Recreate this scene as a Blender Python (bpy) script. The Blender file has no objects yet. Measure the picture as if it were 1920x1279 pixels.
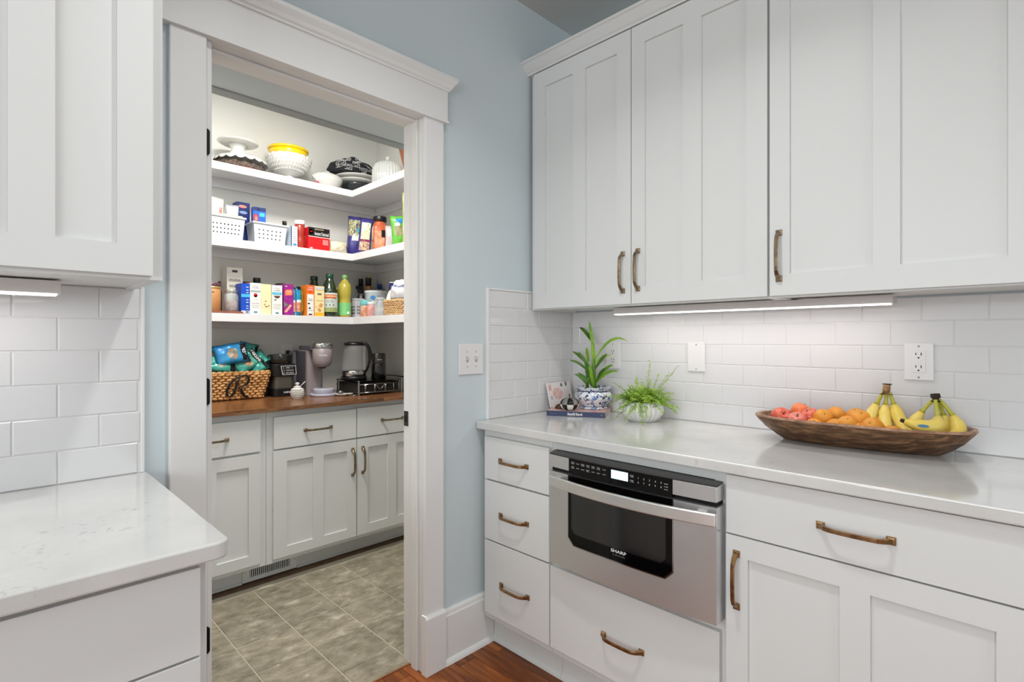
import bpy, bmesh, math, random
from mathutils import Vector, Matrix
random.seed(7)
C = bpy.context.scene
COL = C.collection
PI = math.pi

# ---------------------------------------------------------------- camera, world, lights, exposure
cam = bpy.data.objects.new('camera', bpy.data.cameras.new('camera'))
COL.objects.link(cam)
cam.location = (0, 0, 1.254)
cam.rotation_euler = (PI/2, 0, -0.78747)
cam.data.sensor_width = 36
cam.data.lens = 18.528
cam.data.shift_y = -0.0015
cam.data.clip_start = 0.02
C.camera = cam
C.view_settings.view_transform = 'Standard'
C.view_settings.look = 'None'
C.view_settings.gamma = 1
C.view_settings.use_curve_mapping = False
C.view_settings.exposure = 0.0
w = bpy.data.worlds.new('world'); C.world = w
w.use_nodes = True
w.node_tree.nodes['Background'].inputs[0].default_value = (0.75, 0.85, 1.0, 1)
w.node_tree.nodes['Background'].inputs[1].default_value = 1.0

def area(name, loc, target, sx, sy, power, col=(1, 1, 1), shape='RECTANGLE', spread=PI):
    l = bpy.data.lights.new(name, 'AREA'); l.shape = shape; l.size = sx; l.size_y = sy
    l.energy = power; l.color = col; l.spread = spread
    o = bpy.data.objects.new(name, l); COL.objects.link(o); o.location = loc
    o.rotation_euler = (Vector(target)-Vector(loc)).to_track_quat('-Z', 'Y').to_euler()
    return o
# fill lights added behind the camera, set in invented high windows and a door
area('window_light_back', (0.5, -3.12, 2.14), (0.5, 0.6, 1.30), 2.3, 0.8, 20, (0.97, 1, 1))
area('window_light_side', (-3.12, 0.55, 2.14), (1.2, 0.6, 1.20), 1.4, 0.8, 28, (0.955, 1, 1))
area('garden_door_light', (-3.12, -1.1, 1.06), (1.4, 0.9, 0.80), 1.7, 1.95, 52, (0.955, 1, 1))
# recessed ceiling cans of the kitchen
for i, (x, y) in enumerate([(0.72, 0.70), (-0.25, 0.74), (0.55, -1.2), (-0.75, -1.2)]):
    area('can_light_glow', (x, y, 2.735), (x, y, 0), 0.13, 0.13, (8.5, 2.2, 3.5, 3.5)[i], (0.985, 1, 0.985), 'DISK', 2.2)
# pantry ceiling light
area('pantry_light_glow', (0.95, 2.27, 2.70), (0.95, 2.27, 0), 0.45, 0.45, 38, (1, 0.96, 0.90), 'DISK')
# under-cabinet strips
area('strip_glow', (1.905, 0.79, 1.3565), (1.915, 0.79, 0), 0.93, 0.025, 1.0, (1, 0.92, 0.89)).rotation_euler = (0, 0, PI/2)
area('strip_glow', (-0.15, 1.505, 1.3465), (-0.15, 1.505, 0), 0.50, 0.025, 0.35, (1, 0.93, 0.90)).rotation_euler = (0, 0, 0)

# ---------------------------------------------------------------- materials
def lin(c):
    r = []
    for x in c[:3]:
        x = x/255.0
        r.append(x/12.92 if x <= 0.04045 else ((x+0.055)/1.055)**2.4)
    return (r[0], r[1], r[2], 1)

def setin(b, names, v):
    for n in names:
        if n in b.inputs:
            b.inputs[n].default_value = v; return

MATS = {}
def mat(name, col, rough=0.5, metal=0.0, spec=0.5, coat=0.0, trans=0.0, ior=1.45, emit=None, es=0, alpha=1.0,
        n2=None, nscale=20.0, stretch=(1, 1, 1), bump=0.0, bscale=60.0, lo=0.35, hi=0.65, rnd=False, sss=0):
    if name in MATS: return MATS[name]
    m = bpy.data.materials.new(name); m.use_nodes = True; MATS[name] = m
    nt = m.node_tree; N = nt.nodes; L = nt.links
    b = N['Principled BSDF']
    b.inputs['Base Color'].default_value = lin(col)
    b.inputs['Roughness'].default_value = rough
    b.inputs['Metallic'].default_value = metal
    setin(b, ['Specular IOR Level'], spec)
    setin(b, ['Coat Weight'], coat); setin(b, ['Coat Roughness'], 0.08)
    setin(b, ['Transmission Weight'], trans); b.inputs['IOR'].default_value = ior
    b.inputs['Alpha'].default_value = alpha
    if sss: setin(b, ['Subsurface Weight'], sss); setin(b, ['Subsurface Scale'], 0.01)
    if emit:
        setin(b, ['Emission Color'], lin(emit)); setin(b, ['Emission Strength'], es)
    if n2 or bump:
        tc = N.new('ShaderNodeTexCoord'); mp = N.new('ShaderNodeMapping'); mp.inputs['Scale'].default_value = stretch
        L.new(tc.outputs['Object'], mp.inputs['Vector'])
        if rnd:
            oi = N.new('ShaderNodeObjectInfo'); vm = N.new('ShaderNodeMath'); vm.operation = 'MULTIPLY'; vm.inputs[1].default_value = 37.0
            L.new(oi.outputs['Random'], vm.inputs[0]); L.new(vm.outputs[0], mp.inputs['Location'])
    if n2:
        nz = N.new('ShaderNodeTexNoise'); nz.inputs['Scale'].default_value = nscale; nz.inputs['Detail'].default_value = 6
        nz.inputs['Roughness'].default_value = 0.6
        L.new(mp.outputs[0], nz.inputs['Vector'])
        cr = N.new('ShaderNodeValToRGB'); cr.color_ramp.elements[0].position = lo; cr.color_ramp.elements[1].position = hi
        cr.color_ramp.elements[0].color = lin(col); cr.color_ramp.elements[1].color = lin(n2)
        L.new(nz.outputs['Fac'], cr.inputs['Fac']); L.new(cr.outputs['Color'], b.inputs['Base Color'])
    if bump:
        nb = N.new('ShaderNodeTexNoise'); nb.inputs['Scale'].default_value = bscale; nb.inputs['Detail'].default_value = 4
        L.new(mp.outputs[0], nb.inputs['Vector'])
        bp = N.new('ShaderNodeBump'); bp.inputs['Strength'].default_value = bump; bp.inputs['Distance'].default_value = 0.002
        L.new(nb.outputs['Fac'], bp.inputs['Height']); L.new(bp.outputs['Normal'], b.inputs['Normal'])
    return m

def wood(name, cols, scale=(1, 12, 12), rough=0.35, nscale=3.0, rnd=True, var=0.25, bump=0.15):
    """streaky wood; cols = dark, mid, light; grain runs along the axis of smallest scale"""
    m = bpy.data.materials.new(name); m.use_nodes = True; MATS[name] = m
    nt = m.node_tree; N = nt.nodes; L = nt.links; b = N['Principled BSDF']
    b.inputs['Roughness'].default_value = rough
    tc = N.new('ShaderNodeTexCoord'); mp = N.new('ShaderNodeMapping'); mp.inputs['Scale'].default_value = scale
    L.new(tc.outputs['Object'], mp.inputs['Vector'])
    oi = N.new('ShaderNodeObjectInfo')
    vm = N.new('ShaderNodeMath'); vm.operation = 'MULTIPLY'; vm.inputs[1].default_value = 41.0
    L.new(oi.outputs['Random'], vm.inputs[0])
    if rnd: L.new(vm.outputs[0], mp.inputs['Location'])
    nz = N.new('ShaderNodeTexNoise'); nz.inputs['Scale'].default_value = nscale; nz.inputs['Detail'].default_value = 8
    nz.inputs['Roughness'].default_value = 0.65; nz.inputs['Distortion'].default_value = 0.6
    L.new(mp.outputs[0], nz.inputs['Vector'])
    cr = N.new('ShaderNodeValToRGB'); e = cr.color_ramp.elements
    e[0].position = 0.3; e[1].position = 0.72; e[0].color = lin(cols[0]); e[1].color = lin(cols[2])
    k = e.new(0.5); k.color = lin(cols[1])
    L.new(nz.outputs['Fac'], cr.inputs['Fac'])
    hs = N.new('ShaderNodeHueSaturation')
    mr = N.new('ShaderNodeMapRange'); mr.inputs['To Min'].default_value = 1-var; mr.inputs['To Max'].default_value = 1+var
    L.new(oi.outputs['Random'], mr.inputs['Value'])
    if rnd: L.new(mr.outputs[0], hs.inputs['Value'])
    L.new(cr.outputs['Color'], hs.inputs['Color']); L.new(hs.outputs['Color'], b.inputs['Base Color'])
    bp = N.new('ShaderNodeBump'); bp.inputs['Strength'].default_value = bump; bp.inputs['Distance'].default_value = 0.001
    L.new(nz.outputs['Fac'], bp.inputs['Height']); L.new(bp.outputs['Normal'], b.inputs['Normal'])
    return m

WHITE = mat('cabinet_paint', (219, 220, 219), 0.42)  # kept darker than the trim, offsetting strong light on the doors by colour
TRIM = mat('trim_paint', (231, 231, 230), 0.38)
BLUE = mat('wall_paint_blue', (204, 215, 219), 0.7, bump=0.05, bscale=300)
PANTRYWALL = mat('pantry_wall_paint', (218, 217, 212), 0.7)
SHELF = mat('shelf_paint', (222, 222, 224), 0.4)
CEIL = mat('ceiling_paint', (205, 205, 202), 0.85)
TILE = mat('glazed_tile', (221, 220, 221), 0.13, coat=0.25)
GROUT = mat('grout', (222, 221, 220), 0.85)
TILEG = mat('floor_grout', (190, 182, 164), 0.9)
PLATE = mat('outlet_plastic', (228, 226, 226), 0.3)
BLACK = mat('black_plastic', (18, 18, 19), 0.35)
HOLE = mat('dark_slot', (10, 9, 9), 0.8)
BRONZE = mat('antique_brass', (176, 140, 100), 0.30, 0.9, n2=(120, 92, 64), nscale=45)
BRASS = mat('antique_pewter_brass', (158, 138, 112), 0.28, 0.9, n2=(112, 96, 78), nscale=45)
STEEL = mat('brushed_steel', (208, 208, 208), 0.28, 0.72, n2=(207, 207, 208), nscale=8, stretch=(1, 1, 60))
STEEL_H = mat('handle_steel', (222, 221, 218), 0.32, 0.8)
CHROME = mat('chrome', (200, 200, 200), 0.12, 1.0)
GLASSB = mat('black_glass', (5, 5, 6), 0.06, spec=0.35)
SCREEN = mat('display_light', (200, 235, 245), 0.4, emit=(205, 238, 248), es=1.0)
INK = mat('white_ink', (225, 225, 225), 0.5)
DARKINK = mat('dark_ink', (40, 38, 44), 0.6)
GREYINK = mat('grey_ink', (130, 128, 130), 0.6)
LED = mat('led_lens', (255, 250, 248), 0.4, emit=(255, 250, 246), es=2.2)
ALU = mat('fixture_white', (205, 200, 198), 0.4)
GLASS = mat('clear_glass', (245, 248, 248), 0.02, trans=1.0, ior=1.3)

def quartz():
    m = mat('quartz', (216, 215, 214), 0.12, coat=0.2)
    nt = m.node_tree; N = nt.nodes; L = nt.links; b = N['Principled BSDF']
    tc = N.new('ShaderNodeTexCoord')
    def noise(sc, det, dist=0.0):
        n = N.new('ShaderNodeTexNoise'); n.inputs['Scale'].default_value = sc; n.inputs['Detail'].default_value = det
        n.inputs['Distortion'].default_value = dist; L.new(tc.outputs['Object'], n.inputs['Vector']); return n.outputs['Fac']
    def ramp(src, p0, c0, p1, c1):
        c = N.new('ShaderNodeValToRGB'); e = c.color_ramp.elements; e[0].position = p0; e[0].color = c0; e[1].position = p1; e[1].color = c1
        L.new(src, c.inputs['Fac']); return c.outputs['Color']
    base = ramp(noise(7, 5), 0.35, lin((204, 204, 202)), 0.65, lin((214, 213, 211)))
    veins = ramp(noise(55, 6, 1.0), 0.60, (0, 0, 0, 1), 0.72, (1, 1, 1, 1))      # short fine flecks
    zones = ramp(noise(4.2, 3, 0.5), 0.54, (0, 0, 0, 1), 0.68, (1, 1, 1, 1))     # gathered in drifts
    mu = N.new('ShaderNodeMath'); mu.operation = 'MULTIPLY'; L.new(veins, mu.inputs[0]); L.new(zones, mu.inputs[1])
    m2 = N.new('ShaderNodeMath'); m2.operation = 'MULTIPLY'; m2.inputs[1].default_value = 0.55; L.new(mu.outputs[0], m2.inputs[0])
    mx = N.new('ShaderNodeMix'); mx.data_type = 'RGBA'
    L.new(m2.outputs[0], mx.inputs[0]); L.new(base, mx.inputs[6]); mx.inputs[7].default_value = lin((132, 132, 130))
    L.new(mx.outputs[2], b.inputs['Base Color'])
    return m
QUARTZ = quartz()

def stone():
    m = mat('stone_look_tile', (150, 142, 124), 0.35)
    nt = m.node_tree; N = nt.nodes; L = nt.links; b = N['Principled BSDF']
    tc = N.new('ShaderNodeTexCoord'); mp = N.new('ShaderNodeMapping'); mp.inputs['Scale'].default_value = (1, 1.5, 1)
    oi = N.new('ShaderNodeObjectInfo'); vm = N.new('ShaderNodeMath'); vm.operation = 'MULTIPLY'; vm.inputs[1].default_value = 53
    L.new(tc.outputs['Object'], mp.inputs['Vector']); L.new(oi.outputs['Random'], vm.inputs[0]); L.new(vm.outputs[0], mp.inputs['Location'])
    n1 = N.new('ShaderNodeTexNoise'); n1.inputs['Scale'].default_value = 15; n1.inputs['Detail'].default_value = 10
    n1.inputs['Roughness'].default_value = 0.68; n1.inputs['Distortion'].default_value = 0.25
    L.new(mp.outputs[0], n1.inputs['Vector'])
    cr = N.new('ShaderNodeValToRGB'); e = cr.color_ramp.elements
    e[0].position = 0.30; e[0].color = lin((106, 100, 84)); e[1].position = 0.72; e[1].color = lin((214, 206, 192))
    k = e.new(0.52); k.color = lin((146, 138, 120)); k2 = e.new(0.62); k2.color = lin((162, 153, 135))
    L.new(n1.outputs['Fac'], cr.inputs['Fac'])
    hs = N.new('ShaderNodeHueSaturation'); mr = N.new('ShaderNodeMapRange'); mr.inputs['To Min'].default_value = 0.88; mr.inputs['To Max'].default_value = 1.1
    L.new(oi.outputs['Random'], mr.inputs['Value']); L.new(mr.outputs[0], hs.inputs['Value'])
    n2 = N.new('ShaderNodeTexNoise'); n2.inputs['Scale'].default_value = 5.5; n2.inputs['Detail'].default_value = 6; n2.inputs['Roughness'].default_value = 0.62
    L.new(mp.outputs[0], n2.inputs['Vector'])
    c2 = N.new('ShaderNodeValToRGB'); c2.color_ramp.elements[0].position = 0.58; c2.color_ramp.elements[0].color = (0, 0, 0, 1); c2.color_ramp.elements[1].position = 0.68; c2.color_ramp.elements[1].color = (0.45, 0.45, 0.45, 1)
    L.new(n2.outputs['Fac'], c2.inputs['Fac'])
    mx = N.new('ShaderNodeMix'); mx.data_type = 'RGBA'; L.new(c2.outputs['Color'], mx.inputs[0]); L.new(cr.outputs['Color'], mx.inputs[6]); mx.inputs[7].default_value = lin((216, 206, 190))
    L.new(mx.outputs[2], hs.inputs['Color']); L.new(hs.outputs['Color'], b.inputs['Base Color'])
    return m
STONE = stone()
OAK = wood('oak_floor', ((84, 38, 8), (128, 66, 20), (168, 98, 40)), (14, 1.1, 14), 0.38, 3.0, True, 0.22)
BUTCHER = wood('butcher_block', ((76, 44, 24), (122, 78, 46), (166, 118, 76)), (1.6, 16, 16), 0.22, 3.0, True, 0.2)
DOUGH = wood('dark_carved_wood', ((38, 22, 12), (104, 70, 42), (176, 134, 96)), (9, 2.4, 9), 0.4, 6.5, False, 0, 0.4)
BARK = mat('tree_bark', (52, 40, 34), 0.9, n2=(112, 98, 88), nscale=70, bump=0.8, bscale=80)

# ---------------------------------------------------------------- geometry collector
class G:
    def __init__(s): s.v = []; s.f = []; s.sm = []
    def add(s, vs, fs, smooth=False, M=None):
        o = len(s.v)
        for p in vs:
            p = Vector(p)
            s.v.append(M @ p if M is not None else p)
        for f in fs:
            s.f.append([o+i for i in f]); s.sm.append(smooth)
        return s
    def box(s, x0, x1, y0, y1, z0, z1, M=None):
        return s.add([(x0,y0,z0),(x1,y0,z0),(x1,y1,z0),(x0,y1,z0),(x0,y0,z1),(x1,y0,z1),(x1,y1,z1),(x0,y1,z1)],
                     [(0,3,2,1),(4,5,6,7),(0,1,5,4),(1,2,6,5),(2,3,7,6),(3,0,4,7)], False, M)
    def lathe(s, c, prof, n=28, M=None, sx=1, sy=1, fn=None, smooth=True):
        vs = []; fs = []
        for (r, z) in prof:
            for i in range(n):
                a = 2*PI*i/n
                k = fn(a, z, r) if fn else 1
                vs.append((c[0]+r*k*math.cos(a)*sx, c[1]+r*k*math.sin(a)*sy, c[2]+z))
        for j in range(len(prof)-1):
            for i in range(n):
                fs.append((j*n+i, j*n+(i+1) % n, (j+1)*n+(i+1) % n, (j+1)*n+i))
        if prof[0][0] > 1e-6: fs.append(tuple(reversed(range(n))))
        if prof[-1][0] > 1e-6: fs.append(tuple(range((len(prof)-1)*n, len(prof)*n)))
        return s.add(vs, fs, smooth, M)
    def cyl(s, c, r, h, n=24, r2=None, M=None, smooth=True):
        return s.lathe(c, [(r, 0), (r if r2 is None else r2, h)], n, M, smooth=smooth)
    def tube(s, pts, r, n=8, flat=1.0, up=(0, 0, 1), smooth=True, M=None):
        pts = [Vector(p) for p in pts]; vs = []; fs = []; up = Vector(up)
        for i, p in enumerate(pts):
            t = (pts[min(i+1, len(pts)-1)]-pts[max(i-1, 0)]).normalized()
            a = t.cross(up)
            if a.length < 1e-3: a = t.cross(Vector((1, 0, 0)))
            a.normalize(); b = a.cross(t)
            rr = r[i] if isinstance(r, (list, tuple)) else r
            for k in range(n):
                th = 2*PI*(k+0.5)/n
                vs.append(p + a*rr*math.cos(th) + b*rr*flat*math.sin(th))
        for j in range(len(pts)-1):
            for k in range(n):
                fs.append((j*n+k, j*n+(k+1) % n, (j+1)*n+(k+1) % n, (j+1)*n+k))
        fs.append(tuple(reversed(range(n)))); fs.append(tuple(range((len(pts)-1)*n, len(pts)*n)))
        return s.add(vs, fs, smooth, M)
    def prism(s, poly, a, b, axis='z', M=None):
        n = len(poly)
        def P(p, h):
            return {'z': (p[0], p[1], h), 'x': (h, p[0], p[1]), 'y': (p[0], h, p[1])}[axis]
        vs = [P(p, a) for p in poly]+[P(p, b) for p in poly]
        fs = [tuple(reversed(range(n))), tuple(range(n, 2*n))]+[(i, (i+1) % n, n+(i+1) % n, n+i) for i in range(n)]
        return s.add(vs, fs, False, M)
    def sphere(s, c, r, n=16, m=10, sx=1, sy=1, sz=1, fn=None, M=None):
        vs = [(c[0], c[1], c[2]-r*sz)]; fs = []
        for j in range(1, m):
            ph = -PI/2+PI*j/m
            for i in range(n):
                a = 2*PI*i/n
                k = fn(a, ph) if fn else 1
                vs.append((c[0]+r*k*sx*math.cos(ph)*math.cos(a), c[1]+r*k*sy*math.cos(ph)*math.sin(a), c[2]+r*sz*math.sin(ph)*(k if fn else 1)))
        vs.append((c[0], c[1], c[2]+r*sz)); t = len(vs)-1
        for i in range(n): fs.append((0, 1+(i+1) % n, 1+i))
        for j in range(m-2):
            for i in range(n):
                fs.append((1+j*n+i, 1+j*n+(i+1) % n, 1+(j+1)*n+(i+1) % n, 1+(j+1)*n+i))
        for i in range(n): fs.append((t, 1+(m-2)*n+i, 1+(m-2)*n+(i+1) % n))
        return s.add(vs, fs, True, M)

def wloc(o):
    v = Vector((0, 0, 0))
    while o: v = v+o.location; o = o.parent
    return v

def tag(o, label=None, cat=None, group=None, kind=None):
    if label: o['label'] = label
    if cat: o['category'] = cat
    if group: o['group'] = group
    if kind: o['kind'] = kind
    return o

def thing(name, loc, label, cat, group=None):
    o = bpy.data.objects.new(name, None); o.empty_display_size = 0.02
    COL.objects.link(o); o.location = loc
    return tag(o, label, cat, group)

def obj(name, g, m, parent=None, bevel=0, seg=2, label=None, cat=None, group=None, kind=None, fixn=True):
    """world-coordinate geometry -> one mesh object; parented ones are stored relative to their parent"""
    if parent is not None: org = wloc(parent)
    else:
        xs = [v.x for v in g.v]; ys = [v.y for v in g.v]; zs = [v.z for v in g.v]
        org = Vector(((min(xs)+max(xs))/2, (min(ys)+max(ys))/2, min(zs)))
    me = bpy.data.meshes.new(name)
    me.from_pydata([tuple(v-org) for v in g.v], [], g.f)
    me.polygons.foreach_set('use_smooth', g.sm)
    if fixn:
        bm = bmesh.new(); bm.from_mesh(me); bmesh.ops.recalc_face_normals(bm, faces=bm.faces); bm.to_mesh(me); bm.free()
    me.materials.append(m)
    o = bpy.data.objects.new(name, me); COL.objects.link(o)
    if parent is not None: o.parent = parent
    else: o.location = org
    if bevel:
        b = o.modifiers.new('bevel', 'BEVEL'); b.width = bevel; b.segments = seg; b.limit_method = 'ANGLE'; b.angle_limit = 0.6
    return tag(o, label, cat, group, kind)

def copy_tree(o, parent=None):
    c = o.copy(); COL.objects.link(c)
    c.parent = parent
    for ch in list(o.children): copy_tree(ch, c)
    return c

TXT = {}
def text(s, m, parent, origin, xd, yd, w=None, h=0.01, off=0.0006, bold=0.0, name='printed_lettering', shear=0):
    """flat lettering centred on origin, width w (or natural) and cap height h"""
    key = (s, bold, shear)
    if key not in TXT:
        cu = bpy.data.curves.new('t', 'FONT'); cu.body = s; cu.align_x = 'CENTER'; cu.align_y = 'CENTER'
        cu.offset = bold; cu.shear = shear; cu.resolution_u = 2
        ob = bpy.data.objects.new('t', cu); COL.objects.link(ob)
        bpy.context.view_layer.update()
        me = bpy.data.meshes.new_from_object(ob.evaluated_get(bpy.context.evaluated_depsgraph_get()))
        vs = [v.co.copy() for v in me.vertices]; fs = [tuple(p.vertices) for p in me.polygons]
        bpy.data.objects.remove(ob); bpy.data.curves.remove(cu); bpy.data.meshes.remove(me)
        TXT[key] = (vs, fs)
    vs, fs = TXT[key]
    x0 = min(v.x for v in vs); x1 = max(v.x for v in vs); y0 = min(v.y for v in vs); y1 = max(v.y for v in vs)
    sy = h/(y1-y0); sx = (w/(x1-x0)) if w else sy
    xd = Vector(xd).normalized(); yd = Vector(yd).normalized(); n = xd.cross(yd); O = Vector(origin)+n*off
    g = G()
    g.add([O+xd*((v.x-(x0+x1)/2)*sx)+yd*((v.y-(y0+y1)/2)*sy) for v in vs], fs)
    return obj(name, g, m, parent, fixn=False)

def decal(name, m, parent, O, xd, yd, w, h, off=0.0004, th=0.0004, poly=None):
    """thin printed patch on a face: a real thin label"""
    xd = Vector(xd).normalized(); yd = Vector(yd).normalized(); n = xd.cross(yd); O = Vector(O)
    poly = poly or [(-.5, -.5), (.5, -.5), (.5, .5), (-.5, .5)]
    g = G(); k = len(poly)
    a = [O+xd*(p[0]*w)+yd*(p[1]*h)+n*(off-th) for p in poly]; b = [O+xd*(p[0]*w)+yd*(p[1]*h)+n*off for p in poly]
    g.add(a+b, [tuple(reversed(range(k))), tuple(range(k, 2*k))]+[(i, (i+1) % k, k+(i+1) % k, k+i) for i in range(k)])
    return obj(name, g, m, parent)
CIRC = [(0.5*math.cos(2*PI*i/20), 0.5*math.sin(2*PI*i/20)) for i in range(20)]

def struct(name, g, m, bevel=0): return obj(name, g, m, None, bevel, kind='structure')

# ================================================================ SETTING
WY = 1.632; WX = 2.058; CZ = 2.757; H2 = 2.075
g = G()
g.box(-3.2, 0.440, WY, 1.747, 0, CZ); g.box(1.177, 2.17, WY, 1.747, 0, CZ); g.box(0.440, 1.177, WY, 1.747, 2.099, CZ)
wall_back = struct('wall_back', g, BLUE)
g = G(); g.box(WX, 2.17, -3.2, WY, 0, CZ)
wall_right = struct('wall_right', g, BLUE)
g = G(); g.box(-3.3, 2.17, -3.3, -3.2, 0, 1.72); g.box(-3.3, 2.17, -3.3, -3.2, 2.58, CZ)
g.box(-3.3, -0.7, -3.3, -3.2, 1.72, 2.58); g.box(1.7, 2.17, -3.3, -3.2, 1.72, 2.58)
struct('wall_front', g, BLUE)
g = G(); g.box(-3.3, -3.2, -0.23, 1.747, 0, 1.72); g.box(-3.3, -3.2, -3.2, -1.97, 0, 1.72); g.box(-3.3, -3.2, -3.2, 1.747, 2.58, CZ)
g.box(-3.3, -3.2, -1.97, -1.1, 2.06, 2.58); g.box(-3.3, -3.2, -3.2, -1.97, 1.72, 2.58); g.box(-3.3, -3.2, -1.1, -0.23, 2.06, 2.12); g.box(-3.3, -3.2, 1.3, 1.747, 1.72, 2.58); g.box(-3.3, -3.2, -1.1, -0.20, 2.12, 2.58)
struct('wall_left', g, BLUE)
for n, (a, b, ax) in enumerate([(-0.7, 1.7, 'x'), (-0.20, 1.3, 'y')]):
    g = G()
    for z in (1.72, 2.54):
        if ax == 'x': g.box(a, b, -3.29, -3.22, z, z+0.04)
        else: g.box(-3.29, -3.22, a, b, z, z+0.04)
    for t in (a, (a+b)/2-0.02, b-0.04):
        if ax == 'x': g.box(t, t+0.04, -3.29, -3.22, 1.76, 2.54)
        else: g.box(-3.29, -3.22, t, t+0.04, 1.76, 2.54)
    struct('window_%d' % (n+1), g, TRIM)  # invented window frames, added to house the high fill lights
g = G(); g.box(-3.3, 2.17, -3.3, 3.6, CZ, CZ+0.08)
struct('ceiling', g, CEIL)
g = G()
for y in (-1.97, -1.12, -1.08, -0.27): g.box(-3.29, -3.22, y, y+0.04, 0.02, 2.06)
for z in (0.02, 2.02): g.box(-3.29, -3.22, -1.93, -0.27, z, z+0.04)
struct('door_4', g, TRIM)  # invented glazed door frame, added around the low fill light
# pantry shell
g = G(); g.box(0.2, 2.2, 3.43, 3.53, 0, CZ); struct('wall_pantry_back', g, PANTRYWALL)
g = G(); g.box(2.035, 2.17, 1.747, 3.43, 0, CZ); struct('wall_pantry_right', g, PANTRYWALL)
g = G(); g.box(0.20, 0.30, 1.747, 3.43, 0, CZ); struct('wall_pantry_left', g, PANTRYWALL)
# dropped, wall-coloured beam just behind the door head, with its grey edge strip
g = G(); g.box(0.30, 2.035, 1.747, 1.930, 2.094, CZ); struct('trim_1', g, BLUE)
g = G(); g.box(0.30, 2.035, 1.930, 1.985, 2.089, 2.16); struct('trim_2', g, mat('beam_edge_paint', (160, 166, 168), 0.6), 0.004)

# floor: base slab, oak boards, stone-look tiles
g = G(); g.box(-3.2, 2.05, -3.2, 3.5, -0.06, -0.012)
floor = struct('floor', g, wood('subfloor', ((84, 38, 8), (128, 66, 20), (168, 98, 40)), (14, 1.1, 14), 0.5, 3, False))
gb = G(); gb.box(-3.2, 0.300, -3.2, 1.716, -0.012, 0); gb.box(0.300, 1.53, -3.2, -0.35, -0.012, 0)
obj('far_boards', gb, OAK, floor, kind='stuff')
bw = 0.0825; x = 0.3015; me0 = None
while x < 1.53:
    y = -0.35+random.uniform(-0.6, 0)
    while y < 1.716:
        L = random.uniform(0.45, 0.95); y0 = max(y, -0.35); y1 = min(y+L, 1.716)
        if y1-y0 > 0.03:
            g = G(); g.box(x, x+bw-0.0012, y0, y1-0.0012, -0.012, random.uniform(-0.0003, 0.0003))
            obj('board', g, OAK, floor, 0.0012, 1)
        y += L
    x += bw
g = G(); g.box(0.44, 1.18, 1.7165, 1.724, -0.01, 0.001)
obj('threshold_strip', g, wood('threshold_oak', ((110, 62, 32), (140, 84, 48), (160, 100, 60)), (1, 14, 14), 0.4, 3, False), floor)
g = G(); g.box(0.3, 2.03, 1.725, 2.817, -0.012, -0.002); obj('grout_bed', g, TILEG, floor)
p = 0.2278
tm = None
for i in range(-2, 5):
    for j in range(0, 5):
        xa = 0.725+p*i; ya = 1.622+p*j
        x0 = max(xa, 0.3)+0.0022; x1 = min(xa+p, 2.03)-0.0022
        y0 = max(ya, 1.725)+0.0016; y1 = min(ya+p, 2.815)-0.0016
        if x1-x0 < 0.01 or y1-y0 < 0.01: continue
        g = G(); g.box(x0, x1, y0, y1, -0.01, 0.0005)
        obj('floor_tile', g, STONE, floor, 0.0015, 1)
g = G(); g.box(0.3, 2.03, 2.818, 2.900, -0.012, -0.002); obj('wood_edge_strip', g, mat('bare_plywood', (112, 88, 66), 0.8, n2=(90, 70, 52), nscale=30), floor)

# door frame: casings, header with crown, jambs and stops, hinges, strike
def casing(n, x0, x1, inner):
    g = G(); g.box(x0, x1, 1.613, WY, 0, 2.086)
    return struct('trim_%d' % n, g, TRIM, 0.003)
casing(3, 0.346, 0.434, 1); casing(4, 1.163, 1.249, 0)
g = G(); g.box(0.300, 1.264, 1.607, WY, 2.086, 2.212); g.box(0.296, 1.268, 1.603, WY, 2.0855, 2.094)
struct('trim_5', g, TRIM, 0.0015)
g = G(); x1 = 1.264
pr = [(0.0, 2.206), (0.006, 2.206), (0.008, 2.212), (0.014, 2.216), (0.020, 2.226), (0.030, 2.236), (0.034, 2.240), (0.034, 2.252), (0.0, 2.252)]
vs = []
for (d, z) in pr: vs += [(0.300, 1.607-d, z), (x1+d*0.75, 1.607-d, z), (x1+d*0.75, WY, z)]
fs = []
for i in range(len(pr)-1):
    a = 3*i; b = 3*(i+1)
    fs += [(a, a+1, b+1, b), (a+1, a+2, b+2, b+1)]
fs += [(0, 2, 1), tuple([3*i for i in range(len(pr))])]
g.add(vs, fs); struct('trim_6', g, TRIM)
g = G(); g.box(0.430, 0.452, 1.6335, 1.76, 0, 2.099); g.box(0.452, 0.462, 1.692, 1.728, 0, 2.087)
struct('door_1', g, TRIM, 0.002)
jr = G(); jr.box(1.165, 1.187, 1.6335, 1.76, 0, 2.099); jr.box(1.155, 1.165, 1.660, 1.696, 0, 2.087)
dj = struct('door_2', jr, TRIM, 0.002)
g = G(); g.box(0.452, 1.165, 1.6335, 1.76, 2.087, 2.099); g.box(0.462, 1.155, 1.666, 1.700, 2.077, 2.087)
struct('door_3', g, TRIM, 0.002)
hb = mat('black_hinge_metal', (28, 27, 27), 0.45, 0.6)
dl = bpy.data.objects['door_1']
for (za, zb) in ((1.765, 1.839), (1.071, 1.147), (0.382, 0.457)):
    g = G(); c = 0.006
    g.prism([(0.4355, za), (0.4415, za+0.001), (0.4455, za+c), (0.4455, zb-c), (0.4415, zb-0.001), (0.4355, zb)], 1.628, 1.6334, 'y')
    obj('hinge', g, hb, dl, 0.0006, 1)
g = G(); g.box(1.1625, 1.1655, 1.728, 1.755, 0.917, 0.975)
sp = obj('strike_plate', g, mat('dark_strike_metal', (70, 66, 62), 0.4, 0.8), dj, 0.001)
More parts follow.
